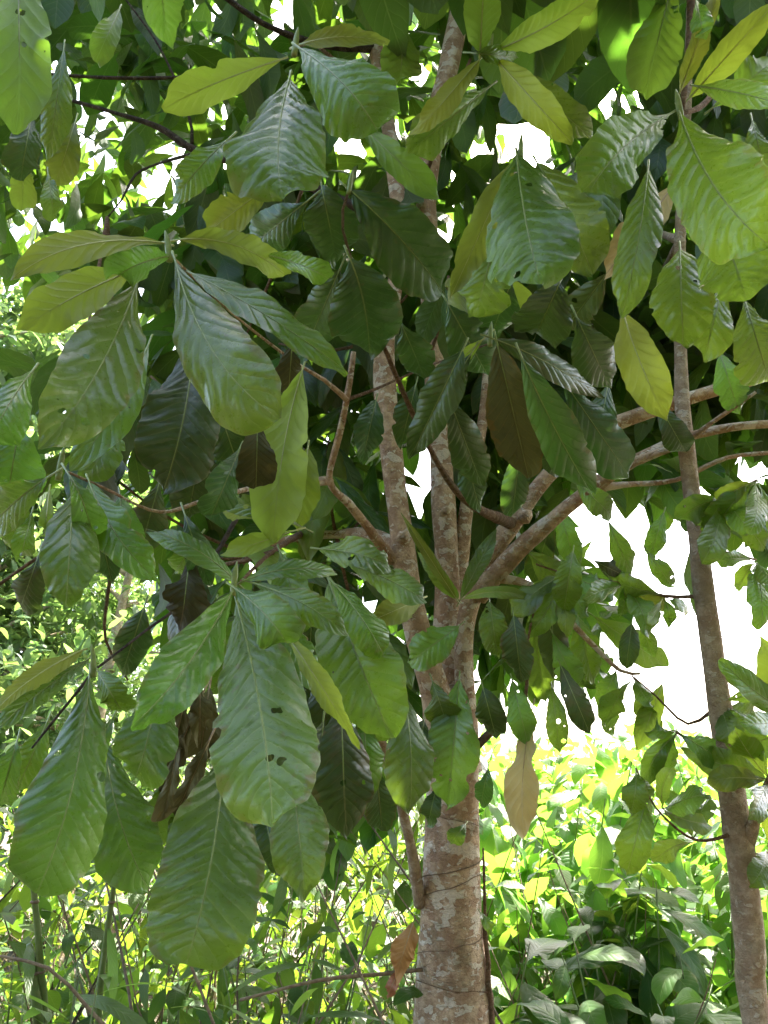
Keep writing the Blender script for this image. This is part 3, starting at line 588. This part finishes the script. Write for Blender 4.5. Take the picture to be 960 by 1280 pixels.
for a in [(905, 622, 2.1, 5, 55, 85, 20, 175), (945, 600, 2.0, 4, 55, 95, 40, 170), (846, 914, 2.0, 4, 45, 75, 30, 200), (792, 846, 2.25, 3, 45, 70, 20, 160), (962, 975, 1.98, 5, 60, 100, 60, 260), (1000, 900, 1.9, 5, 70, 110, 90, 250),
          (796, 962, 1.95, 2, 45, 70, 60, 130), (826, 1012, 1.95, 3, 45, 75, -80, 60), (868, 1050, 2.0, 3, 45, 65, 120, 300), (830, 745, 2.2, 4, 40, 65, 20, 200), (782, 730, 2.25, 4, 40, 70, 0, 170), (706, 716, 2.3, 5, 50, 85, 10, 170), (960, 1060, 2.1, 4, 60, 90, -90, 120), (900, 878, 2.1, 4, 55, 85, -60, 120), (945, 700, 2.2, 4, 45, 75, 40, 190)]:
    whorl(slim, *a[:4], a[4] * 1.25, a[5] * 1.25, *a[6:], mats='gggggy')
H(slim, 806, 1006, 782, 1098, 48, 1.96, 1.94, shape='el', mat='g', roll=5)

# ------------------------------------------------------------------ filler whorls of the main tree (single leaves) and the crown mass
GAPS = [(262, 10, 32, 18), (110, 118, 14, 14), (120, 150, 40, 26), (150, 125, 22, 12), (215, 200, 35, 25), (270, 145, 40, 22), (25, 165, 14, 10), (62, 85, 9, 9), (108, 88, 8, 8), (125, 195, 22, 22), (140, 250, 30, 18), (200, 240, 26, 22), (70, 215, 20, 20),
        (425, 170, 18, 14), (440, 190, 9, 9), (525, 90, 10, 10), (548, 42, 10, 9), (600, 190, 17, 18), (652, 178, 24, 18), (672, 185, 16, 14), (752, 108, 14, 14), (795, 128, 17, 17), (756, 138, 16, 10), (556, 283, 17, 10), (523, 585, 22, 18), (525, 620, 13, 9),
        (418, 548, 9, 8), (715, 300, 10, 8), (748, 578, 9, 12), (764, 493, 8, 10), (665, 523, 8, 10), (455, 220, 10, 8), (490, 15, 18, 6), (430, 12, 14, 6), (365, 18, 14, 8), (340, 30, 18, 10),
        (800, 680, 60, 50), (720, 660, 25, 18), (920, 760, 45, 95), (850, 950, 40, 30), (720, 930, 90, 50), (800, 880, 45, 40), (705, 870, 14, 16), (760, 650, 40, 30), (940, 590, 30, 16), (870, 620, 18, 14), (560, 880, 12, 10), (535, 890, 12, 10), (690, 730, 22, 10), (830, 740, 20, 12), (840, 830, 22, 14), (770, 800, 18, 14),
        (60, 270, 50, 30), (30, 300, 40, 40), (20, 690, 30, 30), (50, 400, 30, 16), (100, 700, 40, 30), (150, 760, 60, 50), (60, 780, 40, 40)]
def in_gap(px, py, k=1.):
    for x, y, a, b in GAPS:
        e = math.sqrt(((px - x) / (a + 1)) ** 2 + ((py - y) / (b + 1)) ** 2)
        if a < 27:
            if e < .75: return True
        elif e < k * .55 or (e < k * 1.2 and random.random() < .3 * (k * 1.2 - e) / (k * .65)): return True
    return False
def clear_of_gaps(pos, m, size, k=1.12):
    y = m.col[1]; x = m.col[0]
    for f in (.15, .4, .65, .9):
        for sx in (-.13, 0, .13):
            q = proj(pos + y * size * f + x * size * sx + Vector((0, 0, -.3 * size * f * f)))
            if q and in_gap(q[0], q[1], k): return False
    return True
def rand_leaf_dir(az, el): return Vector((math.cos(az) * math.cos(el), math.sin(az) * math.cos(el), math.sin(el)))
FT = [tmesh('leaf', mt, W=w_, shape=sh, droop=dr, nl=26, nw=4, seed=k, fold=.25, curl=.3, corr=.05, wave=.09) for k, (mt, w_, sh, dr) in enumerate((('deep', .2, 'ob', .25), ('deep', .19, 'el', .45), ('g', .21, 'rd', .3), ('o', .2, 'ob', .35), ('y', .18, 'el', .3), ('deep', .17, 'el', .15)))]
FZ = [((300, 360, 480, 640), 2.5, 3.0, 9), ((60, 420, 340, 700), 1.9, 2.5, 7), ((330, 700, 520, 1000), 2.6, 3.0, 4), ((560, 150, 780, 420), 1.9, 2.5, 6), ((760, 150, 960, 460), 1.8, 2.3, 7), ((600, 640, 760, 860), 2.7, 3.3, 5), ((380, 0, 640, 240), 1.9, 2.6, 6), ((0, 0, 330, 200), 2.2, 2.9, 6), ((640, 470, 860, 600), 2.6, 3.0, 5)]
n_fill = 0
for (x0, y0, x1, y1), da, db, k in FZ:
    for _ in range(k):
        px, py, d = random.uniform(x0, x1), random.uniform(y0, y1), random.uniform(da, db)
        nd = P(px, py, d); placed = 0; a0 = random.uniform(0, 6.28)
        for j in range(5):
            az = a0 + j * 1.2566 + random.uniform(-.3, .3); el = R(random.uniform(-70, 0)); dv = rand_leaf_dir(az, el)
            m = orient(dv, Vector((random.uniform(-.4, .4), random.uniform(-.5, .2), 1)), random.uniform(-.4, .4)); s = random.uniform(.2, .33)
            if N_MAIN + n_fill >= 298 or not clear_of_gaps(nd, m, s): continue
            place(random.choices(FT, (3, 3, 3, 2, 1.5, 3))[0], tree, nd + dv * .02, m, s); n_fill += 1; placed += 1
        if placed:
            c = min(LIMBS, key=lambda q: (q - nd).length); mdp = (c + nd) / 2 + Vector((0, 0, -.04))
            tube('twig', [c, mdp, nd], [.006, .005, .0035], 'twig', tree, .06, 6, .05)

def canopy(n, px0, py0, px1, py1, d0, d1, smin, smax, k=1.1, el=(-75, 10), keep=None):
    out = []; tries = 0
    while len(out) < n and tries < n * 8:
        tries += 1
        px, py, d = random.uniform(px0, px1), random.uniform(py0, py1), (random.random() * (d1 ** 2 - d0 ** 2) + d0 ** 2) ** .5
        if in_gap(px, py, k): continue
        p = P(px, py, d); dv = rand_leaf_dir(random.uniform(0, 6.28), R(random.uniform(*el)))
        m = orient(dv, Vector((random.uniform(-.5, .5), random.uniform(-.6, .4), 1)), random.uniform(-.5, .5)); s = random.uniform(smin, smax)
        if not clear_of_gaps(p, m, s, k): continue
        out.append((p, m, s))
    return out
its = canopy(900, -80, -60, 420, 330, 3.6, 6.5, .22, .36, .7)
SAVE = GAPS[:]; GAPS[:] = [q for q in GAPS if q[2] < 20 and q[1] < 300]; its += canopy(420, -60, 60, 300, 330, 4.5, 6.8, .2, .32, .6); GAPS[:] = SAVE
its += canopy(1900, -80, -120, 1040, 330, 3.0, 5.6, .24, .4, .8)
its += canopy(620, 380, -80, 1040, 320, 2.7, 4.6, .22, .38, .8)
its += canopy(1150, 190, 300, 620, 800, 2.9, 4.6, .22, .36, .8)
its += canopy(1000, 560, 320, 1020, 620, 2.8, 4.6, .22, .36, .85)
its += canopy(210, 590, 600, 780, 860, 2.8, 4.0, .18, .3)
its += canopy(200, 360, 780, 560, 1020, 2.9, 4.0, .2, .32)
its += canopy(60, -60, 430, 200, 640, 2.6, 4.0, .2, .32)
its += canopy(60, 830, 560, 1000, 720, 2.6, 3.6, .16, .26)
# the crown above the frame, unseen; shades the leaves below, front left open for skylight
for _ in range(4200):
    a = random.uniform(0, 6.28); r = 2.6 * math.sqrt(random.random()); z = random.uniform(3.3, 6.4)
    p = Vector((.25 + r * math.cos(a), 3.1 + r * math.sin(a) * .85, z)); q = proj(p)
    if q and -40 < q[0] < 1000 and q[1] > -60: continue
    if p.y < 1.65: continue
    dv = rand_leaf_dir(random.uniform(0, 6.28), R(random.uniform(-70, 10)))
    its.append((p, orient(dv, Vector((random.uniform(-.4, .4), random.uniform(-.4, .4), 1)), 0), random.uniform(.22, .34)))
for _ in range(500):      # unseen leaves added overhead to shade the middle of the crown
    p = Vector((random.uniform(-.05, .5), random.uniform(.8, 1.75), random.uniform(2.8, 4.0))); q = proj(p)
    if q and q[1] > -90: continue
    its.append((p, orient(rand_leaf_dir(random.uniform(0, 6.28), R(random.uniform(-50, 10))), Vector((random.uniform(-.4, .4), random.uniform(-.4, .4), 1)), 0), random.uniform(.22, .32)))
cm = stuff_mesh('foliage', [(p - tb, m, s) for p, m, s in its], 'canopy')
o = link('foliage', cm, tree); o['kind'] = 'stuff'; o['label'] = 'mass of leaves in the shaded upper crown'

its = []  # crown foliage of the slender tree, added to shade the front shrubs
while len(its) < 620:
    p = Vector((1.9 + random.gauss(0, .6), 4.7 + random.gauss(0, .6), 4.6 + random.gauss(0, .5))); q = proj(p)
    if q[1] > 540 or in_gap(q[0], q[1], .8): continue
    its.append((p - sb, orient(rand_leaf_dir(random.uniform(0, 6.28), R(random.uniform(-60, 10))), Vector((random.uniform(-.4, .4), random.uniform(-.4, .4), 1)), 0), random.uniform(.2, .32)))
o = link('foliage', stuff_mesh('foliage', its, 'canopy'), slim); o['kind'] = 'stuff'
for e in ((1.6, 4.4, 4.5), (2.2, 4.9, 4.7), (1.9, 5.2, 4.3)):
    tube('limb', [P(850, 300, 2.3), (P(850, 300, 2.3) + Vector(e)) / 2 + Vector((0, 0, .2)), Vector(e)], [.014, .01, .004], 'bark2', slim, .1, 7, .05)

# ------------------------------------------------------------------ undergrowth: shrubs with single leaves
ST = {}
for k_, mt in (('shrub', 'shrub'), ('dark', 'shrub_dark')):
    ST[k_] = [tmesh('leaf', mt, W=w_, shape=sh, droop=dr, nl=10, nw=2, seed=20 + i, fold=.35, curl=.3, wave=.08) for i, (w_, sh, dr) in enumerate(((.25, 'el', .2), (.22, 'el', .4), (.25, 'ob', .3), (.2, 'lan', .25)))]
ST['blade'] = [tmesh('leaf', 'blade', W=w_, shape='lan', droop=dr, nl=10, nw=1, seed=30 + i, fold=.3) for i, (w_, dr) in enumerate(((.07, .2), (.06, .45), (.08, .3)))]
ST['small'] = [tmesh('leaf', 'shrub', W=w_, shape='el', droop=dr, nl=6, nw=1, seed=40 + i, fold=.3) for i, (w_, dr) in enumerate(((.26, .1), (.22, .3)))]
def shrub(label, px, py_top, d, kind='shrub', stems=4, leaves=44, lsize=(.16, .26), spread=.35, stem_mat='gstem', name='shrub', cat='shrub', group=None, lean=0., bare=.35, curve=.1, thick=.007, leaf_el=(-55, 10)):
    top = P(px, py_top, d); base = Vector((top.x - lean, top.y, 0)); base.z = ground_z(base.x, base.y) - .01
    h = top.z - base.z
    T = thing(name, label, cat, base, group); n = 0
    for s in range(stems):
        a = random.uniform(0, 6.28); r = random.uniform(.3, 1) * spread if stems > 1 else 0; hh = h * (1 if s == 0 else random.uniform(.55, .98))
        e = base + Vector((lean * hh / h + r * math.cos(a), r * math.sin(a), hh))
        mdp = base + (e - base) * .55 + Vector((random.uniform(-1, 1) * curve, random.uniform(-1, 1) * curve, .06 * h))
        pts = [base + Vector((.04 * math.cos(a), .04 * math.sin(a), 0)), mdp, e]
        tube('stem', pts, [thick, thick * .75, thick * .3], stem_mat, T, .12, 6, .04)
        sp, _ = spline(pts, [1, 1, 1], .03); k = leaves // stems
        for j in range(k):
            f = bare + (1 - bare) * (j + random.random() * .5) / k; p = sp[min(int(f * (len(sp) - 1)), len(sp) - 1)]
            dv = rand_leaf_dir(j * 2.4 + random.uniform(-.5, .5), R(random.uniform(*leaf_el)) + (.6 if j > k - 3 else 0))
            m = orient(dv, Vector((random.uniform(-.4, .4), random.uniform(-.4, .4), 1)), random.uniform(-.3, .3))
            place(random.choice(ST[kind]), T, p + dv * .01, m, random.uniform(*lsize) * (1 - .3 * (f > .95))); n += 1
    return T
GR = 'broad-leaved shrubs of the thicket'
for px, py, d, k, st, lv, lab in [
        (735, 985, 3.6, 'shrub', 5, 70, 'tall backlit yellow-green shrub under the sky gap right of the blotched trunk'),
        (660, 1010, 4.2, 'shrub', 5, 70, 'yellow-green shrub rising just behind the blotched trunk'),
        (800, 1000, 4.6, 'shrub', 5, 70, 'yellow-green shrub behind the slender trunk in full sun'),
        (860, 985, 3.8, 'shrub', 4, 56, 'bright shrub whose leaves crowd against the slender trunk'),
        (690, 1075, 3.0, 'dark', 4, 52, 'dark glossy ribbed-leaf shrub low beside the blotched trunk'),
        (770, 1110, 3.1, 'shrub', 4, 52, 'shrub with pale upright new leaves in the middle of the thicket'),
        (850, 1120, 2.9, 'dark', 4, 56, 'dark green shrub with long drooping leaves at the slender trunk foot'),
        (640, 1160, 2.8, 'dark', 4, 44, 'low dark shrub leaning on the blotched trunk foot'),
        (730, 1170, 2.7, 'dark', 5, 60, 'low shaded shrub filling the gap between the two trunks'),
        (810, 1180, 2.6, 'shrub', 4, 48, 'low shrub with thin upright leaves in front of the thicket'),
        (905, 1180, 2.8, 'dark', 4, 44, 'low shaded shrub behind the slender trunk foot'),
        (990, 1060, 2.9, 'shrub', 4, 44, 'bushy green shrub on the far side of the slender trunk'),
        (930, 1010, 4.4, 'shrub', 4, 60, 'sunlit shrub showing past the slender trunk knot'),
        (715, 935, 4.0, 'shrub', 2, 26, 'tall thin sunlit shoot rising over the thicket under the pale dried leaf'), (790, 955, 5.0, 'shrub', 2, 26, 'thin sunlit shoot standing over the middle of the thicket'), (870, 930, 5.2, 'shrub', 2, 30, 'tall sunlit shoot beside the slender trunk')]:
    shrub(lab, px, py, d, k, st, int(lv * 1.7), (.16, .27) if d > 3.2 else (.17, .27), .42, group=GR, bare=.25)
for px, py, d, lab in [(655, 1215, 2.5, 'dark broad-leaved bush hugging the root flare'), (760, 1225, 2.35, 'dark broad-leaved bush low between the trunks'), (860, 1235, 2.4, 'dark broad-leaved bush in front of the slender tree'), (460, 1180, 2.9, 'dark broad-leaved bush behind the orange dead leaf'), (400, 1150, 3.2, 'dark broad-leaved bush under the narrow hanging leaf'), (300, 1190, 2.8, 'dark broad-leaved bush under the lowest hanging leaf'), (90, 1170, 3.0, 'dark broad-leaved bush behind the canes'), (200, 1120, 3.6, 'dark broad-leaved bush deep in the thicket'), (20, 1110, 3.3, 'dark broad-leaved bush past the last cane')]:
    shrub(lab, px, py, d, 'dark', 5, 80, (.15, .27) if px > 560 else (.1, .2), .45, group=GR, bare=.15)
its = []
for _ in range(7500):
    px = random.uniform(540, 1080); d = random.uniform(3.6, 13)
    p = P(px, 640, d); z = ground_z(p.x, p.y) + random.random() ** .7 * ((1.62 if d < 6 else 1.85) - min(0, ground_z(p.x, p.y)) - .25 * (d < 5) + .2 * math.sin(p.x * 3 + p.y))
    p = Vector((p.x, p.y, z))
    its.append((p, orient(rand_leaf_dir(random.uniform(0, 6.28), R(random.uniform(-60, 20))), Vector((random.uniform(-.5, .5), random.uniform(-.5, .5), 1))), random.uniform(.12, .24)))
tag(link('undergrowth', stuff_mesh('undergrowth', its, 'shrub_stuff', nl=6, nw=1, shapes=(('el', .26, .2), ('ob', .25, .35), ('el', .22, .3)))), 'mass of sunlit green undergrowth leaves behind the shrubs', 'undergrowth', kind='stuff')

# left thicket
SAP = ['small-leaved sapling at the outer end of the thicket beyond the thick cane', 'sapling rising behind the straight green cane', 'sapling between the straight cane and the leaning cane', 'sapling directly behind the leaning dark cane', 'sapling just past the leaning dark cane under the widest hanging leaf',
       'sapling behind the low strap-leaf clump', 'sapling under the blunt tip of the lowest hanging leaf', 'sapling beside the lowest hanging leaf', 'sapling among the dry stems under the narrow hanging leaf', 'sapling behind the strap-leaf clump among dry stems', 'sapling amid the dense bare stems near the trunk', 'sapling behind the orange dead leaf', 'sapling growing tight against the blotched trunk']
GS = 'thin saplings of the left thicket'
for i in range(13):
    px = 20 + i * 38 + random.uniform(-15, 15)
    shrub(SAP[i], px, random.uniform(1010, 1150), random.uniform(2.7, 4.4), random.choice(('shrub', 'dark', 'small', 'dark')), 3, 39, (.07, .15), .3, random.choice(('gstem', 'dstem', 'vine')), 'sapling', 'sapling', GS, random.uniform(-.3, .3), .25, .15, .006)
for i, (px, py, d, lab) in enumerate([(165, 1190, 1.9, 'low clump of yellow-green strap leaves below the large hanging leaf'), (60, 1200, 2.0, 'strap-leaved clump low beside the green canes'), (330, 1180, 2.4, 'strap-leaved clump beside the dry brown stems')]):
    shrub(lab, px, py, d, 'blade', 5, 30, (.16, .28), .22, 'gstem', 'strap_leaf_clump', 'plant', None, 0, .4, .05, .004, (-35, 30))
for lab, spec, wd in [('straight green cane standing under the left hanging leaf', [(52, 1330), (50, 1200), (42, 1110), (40, 1050)], 9), ('leaning dark green cane between the hanging leaves', [(118, 1330), (128, 1210), (142, 1110), (150, 1040)], 8), ('short thick green cane at the foot of the thicket', [(45, 1330), (48, 1280), (40, 1200), (36, 1180)], 13)]:
    pts = [P(x, y, 2.1) for x, y in spec]; b0 = Vector((pts[0].x, pts[0].y, ground_z(pts[0].x, pts[0].y) - .01)); C_ = thing('cane', lab, 'cane', b0)
    pts = [b0] + pts; sp, _ = spline(pts, [1] * len(pts), .02); r = wd / F * 2.1 / 2
    tube('culm', pts, [r * 1.1, r, r, r * .8, r * .5], 'gstem', C_, .05, 8, .01)
    for q in range(6, len(sp) - 2, 9): tube('node_ring', [sp[q] - Vector((0, 0, .004)), sp[q], sp[q] + Vector((0, 0, .004))], [r * .95, r * 1.35, r * .95], 'dstem', C_, .01, 8, 0)
    for q in range(4):
        dv = rand_leaf_dir(random.uniform(0, 6.28), R(random.uniform(-50, 20))); place(ST['blade'][q % 3], C_, sp[-1 - q * 6], orient(dv, Vector((0, 0, 1))), random.uniform(.14, .22))
GD = 'dry brown stems in the thicket'
for i in range(17):
    px = random.uniform(0, 530); d = random.uniform(2.2, 4.5); top = P(px, random.uniform(960, 1150), d)
    b0 = Vector((top.x + random.uniform(-.9, .9), top.y + random.uniform(-.3, .3), 0)); b0.z = ground_z(b0.x, b0.y) - .01
    o = tube('dry_stem', [b0, (b0 + top) / 2 + Vector((random.uniform(-.12, .12), 0, .05)), top], [random.uniform(.005, .011), .005, .002], random.choice(('dstem', 'vine', 'bark3')), None, .08, 6, .06)
    tag(o, 'thin bare brown stem slanting through the thicket left of the trunk', 'stem', GD)
for lab, spec, mt in [('bare tan branch lying across the foot of the thicket', [(-20, 1192, 1.9, 3), (60, 1210, 1.9, 4), (110, 1260, 1.9, 5), (160, 1320, 1.9, 6), (190, 1400, 1.9, 7)], 'dstem'),
                      ('thin brown branch reaching level from the thicket towards the trunk', [(300, 1250, 2.1, 4), (400, 1225, 2.2, 5), (470, 1218, 2.3, 5), (528, 1212, 2.36, 6)], 'dstem')]:
    pts = [P(a, b, d) for a, b, d, _ in spec]; tag(tube('fallen_branch', pts, [q / F * 2 / 2 for *_, q in spec], mt, None, .05, 7, .08), lab, 'branch')
its = []
for _ in range(8500):
    px = random.uniform(-160, 560); d = random.uniform(3.0, 10.0); p = P(px, 640, d)
    z = ground_z(p.x, p.y) + random.random() * (1.5 - min(0, ground_z(p.x, p.y)))
    its.append((Vector((p.x, p.y, z)), orient(rand_leaf_dir(random.uniform(0, 6.28), R(random.uniform(-60, 20))), Vector((random.uniform(-.5, .5), random.uniform(-.5, .5), 1))), random.uniform(.07, .19)))
tag(link('thicket_leaves', stuff_mesh('thicket_leaves', its, 'thicket', nl=5, nw=1, shapes=(('el', .24, .2), ('lan', .12, .3), ('el', .2, .3)))), 'tangle of small green leaves low on the left behind the canes', 'undergrowth', kind='stuff')
tv, tq, nb = [], [], 0
for i in range(330):
    px = random.uniform(-60, 640) if i < 230 else random.uniform(600, 1000); d = random.uniform(2.8, 6.5); p0 = P(px, 640, d); p0.z = ground_z(p0.x, p0.y) + random.uniform(0, .7)
    e = p0 + Vector((random.gauss(0, .35), random.gauss(0, .3), random.uniform(.2, 1.0)))
    V, Q = tube_geo([p0, (p0 + e) / 2 + Vector((random.gauss(0, .06), random.gauss(0, .06), 0)), e], [random.uniform(.003, .007), .003, .0015], .2, 4, 0., i)
    tv += [tuple(v) for v in V]; tq += [tuple(k + nb for k in q) for q in Q if q[0] != q[1]]; nb += len(V)
tag(link('twig_tangle', mesh_np('twig_tangle', tv, tq, 'dstem')), 'tangle of thin bare twigs all through the undergrowth', 'twigs', kind='stuff')
its = []
for _ in range(1500):
    x, y = random.uniform(-6, 6), random.uniform(1.5, 12); p = Vector((x, y, ground_z(x, y) + .02))
    its.append((p, orient(rand_leaf_dir(random.uniform(0, 6.28), R(random.uniform(-10, 15))), Vector((random.uniform(-.4, .4), random.uniform(-.4, .4), 1))), random.uniform(.1, .25)))
tag(link('leaf_litter', stuff_mesh('leaf_litter', its, 'litter', nl=4, nw=1)), 'brown fallen leaves covering the ground', 'leaf litter', kind='stuff')

# ------------------------------------------------------------------ vines and caught leaves on the trunk
tr_px = [(1280, 568, 98), (1160, 564, 82), (1080, 565, 76), (1000, 566, 71)]
def on_trunk(py, frac):
    for (ya, xa, wa), (yb, xb, wb) in zip(tr_px, tr_px[1:]):
        if yb <= py <= ya:
            f = (ya - py) / (ya - yb); cx = xa + (xb - xa) * f; r = (wa + (wb - wa) * f) / F * 2.4 / 2 * 1.04
            c = P(cx, py, 2.4); a = frac * math.pi / 2
            return c + Vector((math.sin(a) * r, -math.cos(a) * r, 0))
cv = thing('climbing_vine', 'net of thin brown vine strands clinging round the blotched trunk', 'vine', on_trunk(1278, .5))
for k in range(5):
    y0 = random.choice((1150, 1150, 1060, 1100, 1200, 1030)) + random.uniform(-22, 22); sl_ = random.uniform(-22, 34); f0 = random.uniform(-1.15, -.3); f1 = random.uniform(.3, 1.15)
    q = [on_trunk(min(1278, max(1002, y0 - sl_ * i / 7 + random.uniform(-2, 2))), f0 + (f1 - f0) * i / 7) for i in range(8)]
    tube('strand', q, [random.uniform(.0008, .0018)] * 8, 'twig', cv, .02, 5, .2)
sv = [on_trunk(*a) for a in [(1279, .62), (1250, .74), (1225, .68), (1200, .8), (1170, .76), (1140, .9), (1100, .86), (1060, 1.0)]]
tag(tube('vine', sv, [.010, .009, .008, .008, .007, .006, .004, .003], 'twig', None, .02, 8, .12), 'stout brown vine running up the side of the trunk foot', 'vine')
for k, (x, y, d, r) in enumerate(((553, 905, 2.33, .02), (503, 672, 2.33, .013), (655, 645, 2.36, .014), (556, 640, 2.46, .012))):
    c = P(x, y, d); n_v = (CAM - c).normalized()
    tube('knot', [c - n_v * r * 1.6, c - n_v * r * .2, c + n_v * r * .35, c + n_v * r * .3], [r * 1.7, r * 1.25, r * .75, r * .3], 'bark', tree, .01, 12, .1)
for x, y, d in ((213, 316, 1.17), (292, 732, 1.15), (118, 834, 1.23), (850, 138, 1.19), (368, 60, 1.2), (610, 66, 1.3), (612, 424, 1.52), (74, 588, 1.18), (436, 234, 1.5), (650, 192, 1.26)):
    c = P(x, y, d); e = c + Vector((random.uniform(-.01, .01), -.005, .035)); tube('bud', [c - Vector((0, 0, .015)), (c + e) / 2, e], [.005, .0045, .0008], 'rib', tree, .01, 7, .05)
o = H(None, 517, 1152, 494, 1222, 36, 2.28, 2.24, side='u', mat='dead', shape='el', wave=.25, name='dead_leaf', curl=-.3); tag(o, 'curled orange-brown dead leaf caught on the side of the trunk', 'leaf')
o = H(None, 500, 1212, 483, 1246, 16, 2.25, 2.22, mat='dead', shape='el', wave=.3, name='dead_leaf'); tag(o, 'small shrivelled brown leaf below the orange dead leaf', 'leaf')
o = H(None, 582, 1030, 562, 1056, 26, 2.28, 2.27, mat='g', shape='rd', name='vine_leaf'); tag(o, 'small round dark leaf flat on the trunk bark', 'leaf')
o = H(None, 600, 1140, 618, 1168, 16, 2.3, 2.28, mat='g', shape='el', name='vine_leaf'); tag(o, 'small pale pointed leaf on the vine at the trunk edge', 'leaf')

# ------------------------------------------------------------------ trees beyond, on the left slope
def far_tree(label, x, y, h, cr, cz, n, leaf=.14, name='background_tree'):
    b0 = Vector((x, y, ground_z(x, y) - .05)); T = thing(name, label, 'tree', b0, None)
    top = b0 + Vector((random.uniform(-.4, .4), random.uniform(-.4, .4), h * .9))
    pts = [b0, b0 + (top - b0) * .4 + Vector((random.uniform(-.15, .15), 0, 0)), top]; tube('trunk', pts, [.1, .07, .02], 'bark2', T, .15, 9, .05)
    its = []; cl = []
    for i in range(16):
        a = random.uniform(0, 6.28); f = random.uniform(.3, .9); p0 = b0 + (top - b0) * f
        e = p0 + Vector((math.cos(a), math.sin(a), random.uniform(-.1, .5))) * cr * random.uniform(.5, 1) * (1.15 - .5 * f)
        tube('limb', [p0, (p0 + e) / 2 + Vector((0, 0, .1)), e], [.03, .018, .006], 'bark2', T, .15, 6, .05); cl += [e, (p0 + e) / 2, p0 + (e - p0) * .8]
    for _ in range(n):
        c = random.choice(cl); p = c + Vector((random.gauss(0, .3), random.gauss(0, .3), random.gauss(0, .28)))
        if p.z < b0.z + .1: continue
        its.append((p - b0, orient(rand_leaf_dir(random.uniform(0, 6.28), R(random.uniform(-60, 30))), Vector((random.uniform(-.6, .6), random.uniform(-.6, .6), 1))), random.uniform(.6, 1.2) * leaf))
    o = link('crown', stuff_mesh('crown', its, 'far', nl=4, nw=1, shapes=(('el', .2, .2), ('lan', .14, .3), ('el', .22, .1))), T); o['kind'] = 'stuff'
far_tree('pale sunlit tree with fine leaves behind the left hanging leaves', -2.6, 7.0, 4.4, 1.5, 2.5, 3000, .17)
far_tree('fine-leaved pale tree on the slope past the left edge cluster', -4.2, 8.2, 5.6, 1.8, 3, 3600, .18)
far_tree('short fine-leaved tree low on the slope behind the canes', -1.6, 8.6, 3.0, 1.5, 1.5, 2800, .16)
far_tree('taller pale tree further up the left slope', -5.4, 11.0, 7.2, 2.2, 4, 4200, .2)
far_tree('pale slope tree seen between the blotched stems and the left clusters', -1.2, 10.5, 4.6, 1.8, 3, 3000, .18)
far_tree('bushy tree just left of the blotched trunk in the distance', -.1, 9.5, 2.6, 1.2, 1.5, 2000, .16)

far_tree('tall pale tree filling the sky past the outermost left leaves', -4.9, 9.6, 8.8, 2.4, 5, 9000, .22)
far_tree('leaning pale tree nearer than the tall slope trees', -4.4, 8.0, 7.4, 1.9, 4, 6000, .2)
far_tree('tall thin-crowned tree on the slope behind the fine-leaved pale tree', -3.4, 11.5, 8.0, 2.2, 5, 4200, .22)

# forest trees out of view round the viewpoint, added to shade the low sky
for i, (x, y, h) in enumerate(((-5.2, -3.2, 7.5), (-2.8, -4.4, 8), (-.4, -4.0, 8), (2.2, -3.8, 8), (4.6, -2.4, 8), (5.4, .8, 7))):
    far_tree('dense leafy forest tree out of view, added to shade the low sky', x, y, h, 2.4, 4, 3800, .42, 'added_forest_tree')
    bpy.data.objects[[o.name for o in COL.objects if o.name.startswith('added_forest_tree')][-1]]['group'] = 'out-of-view forest trees added for shade'
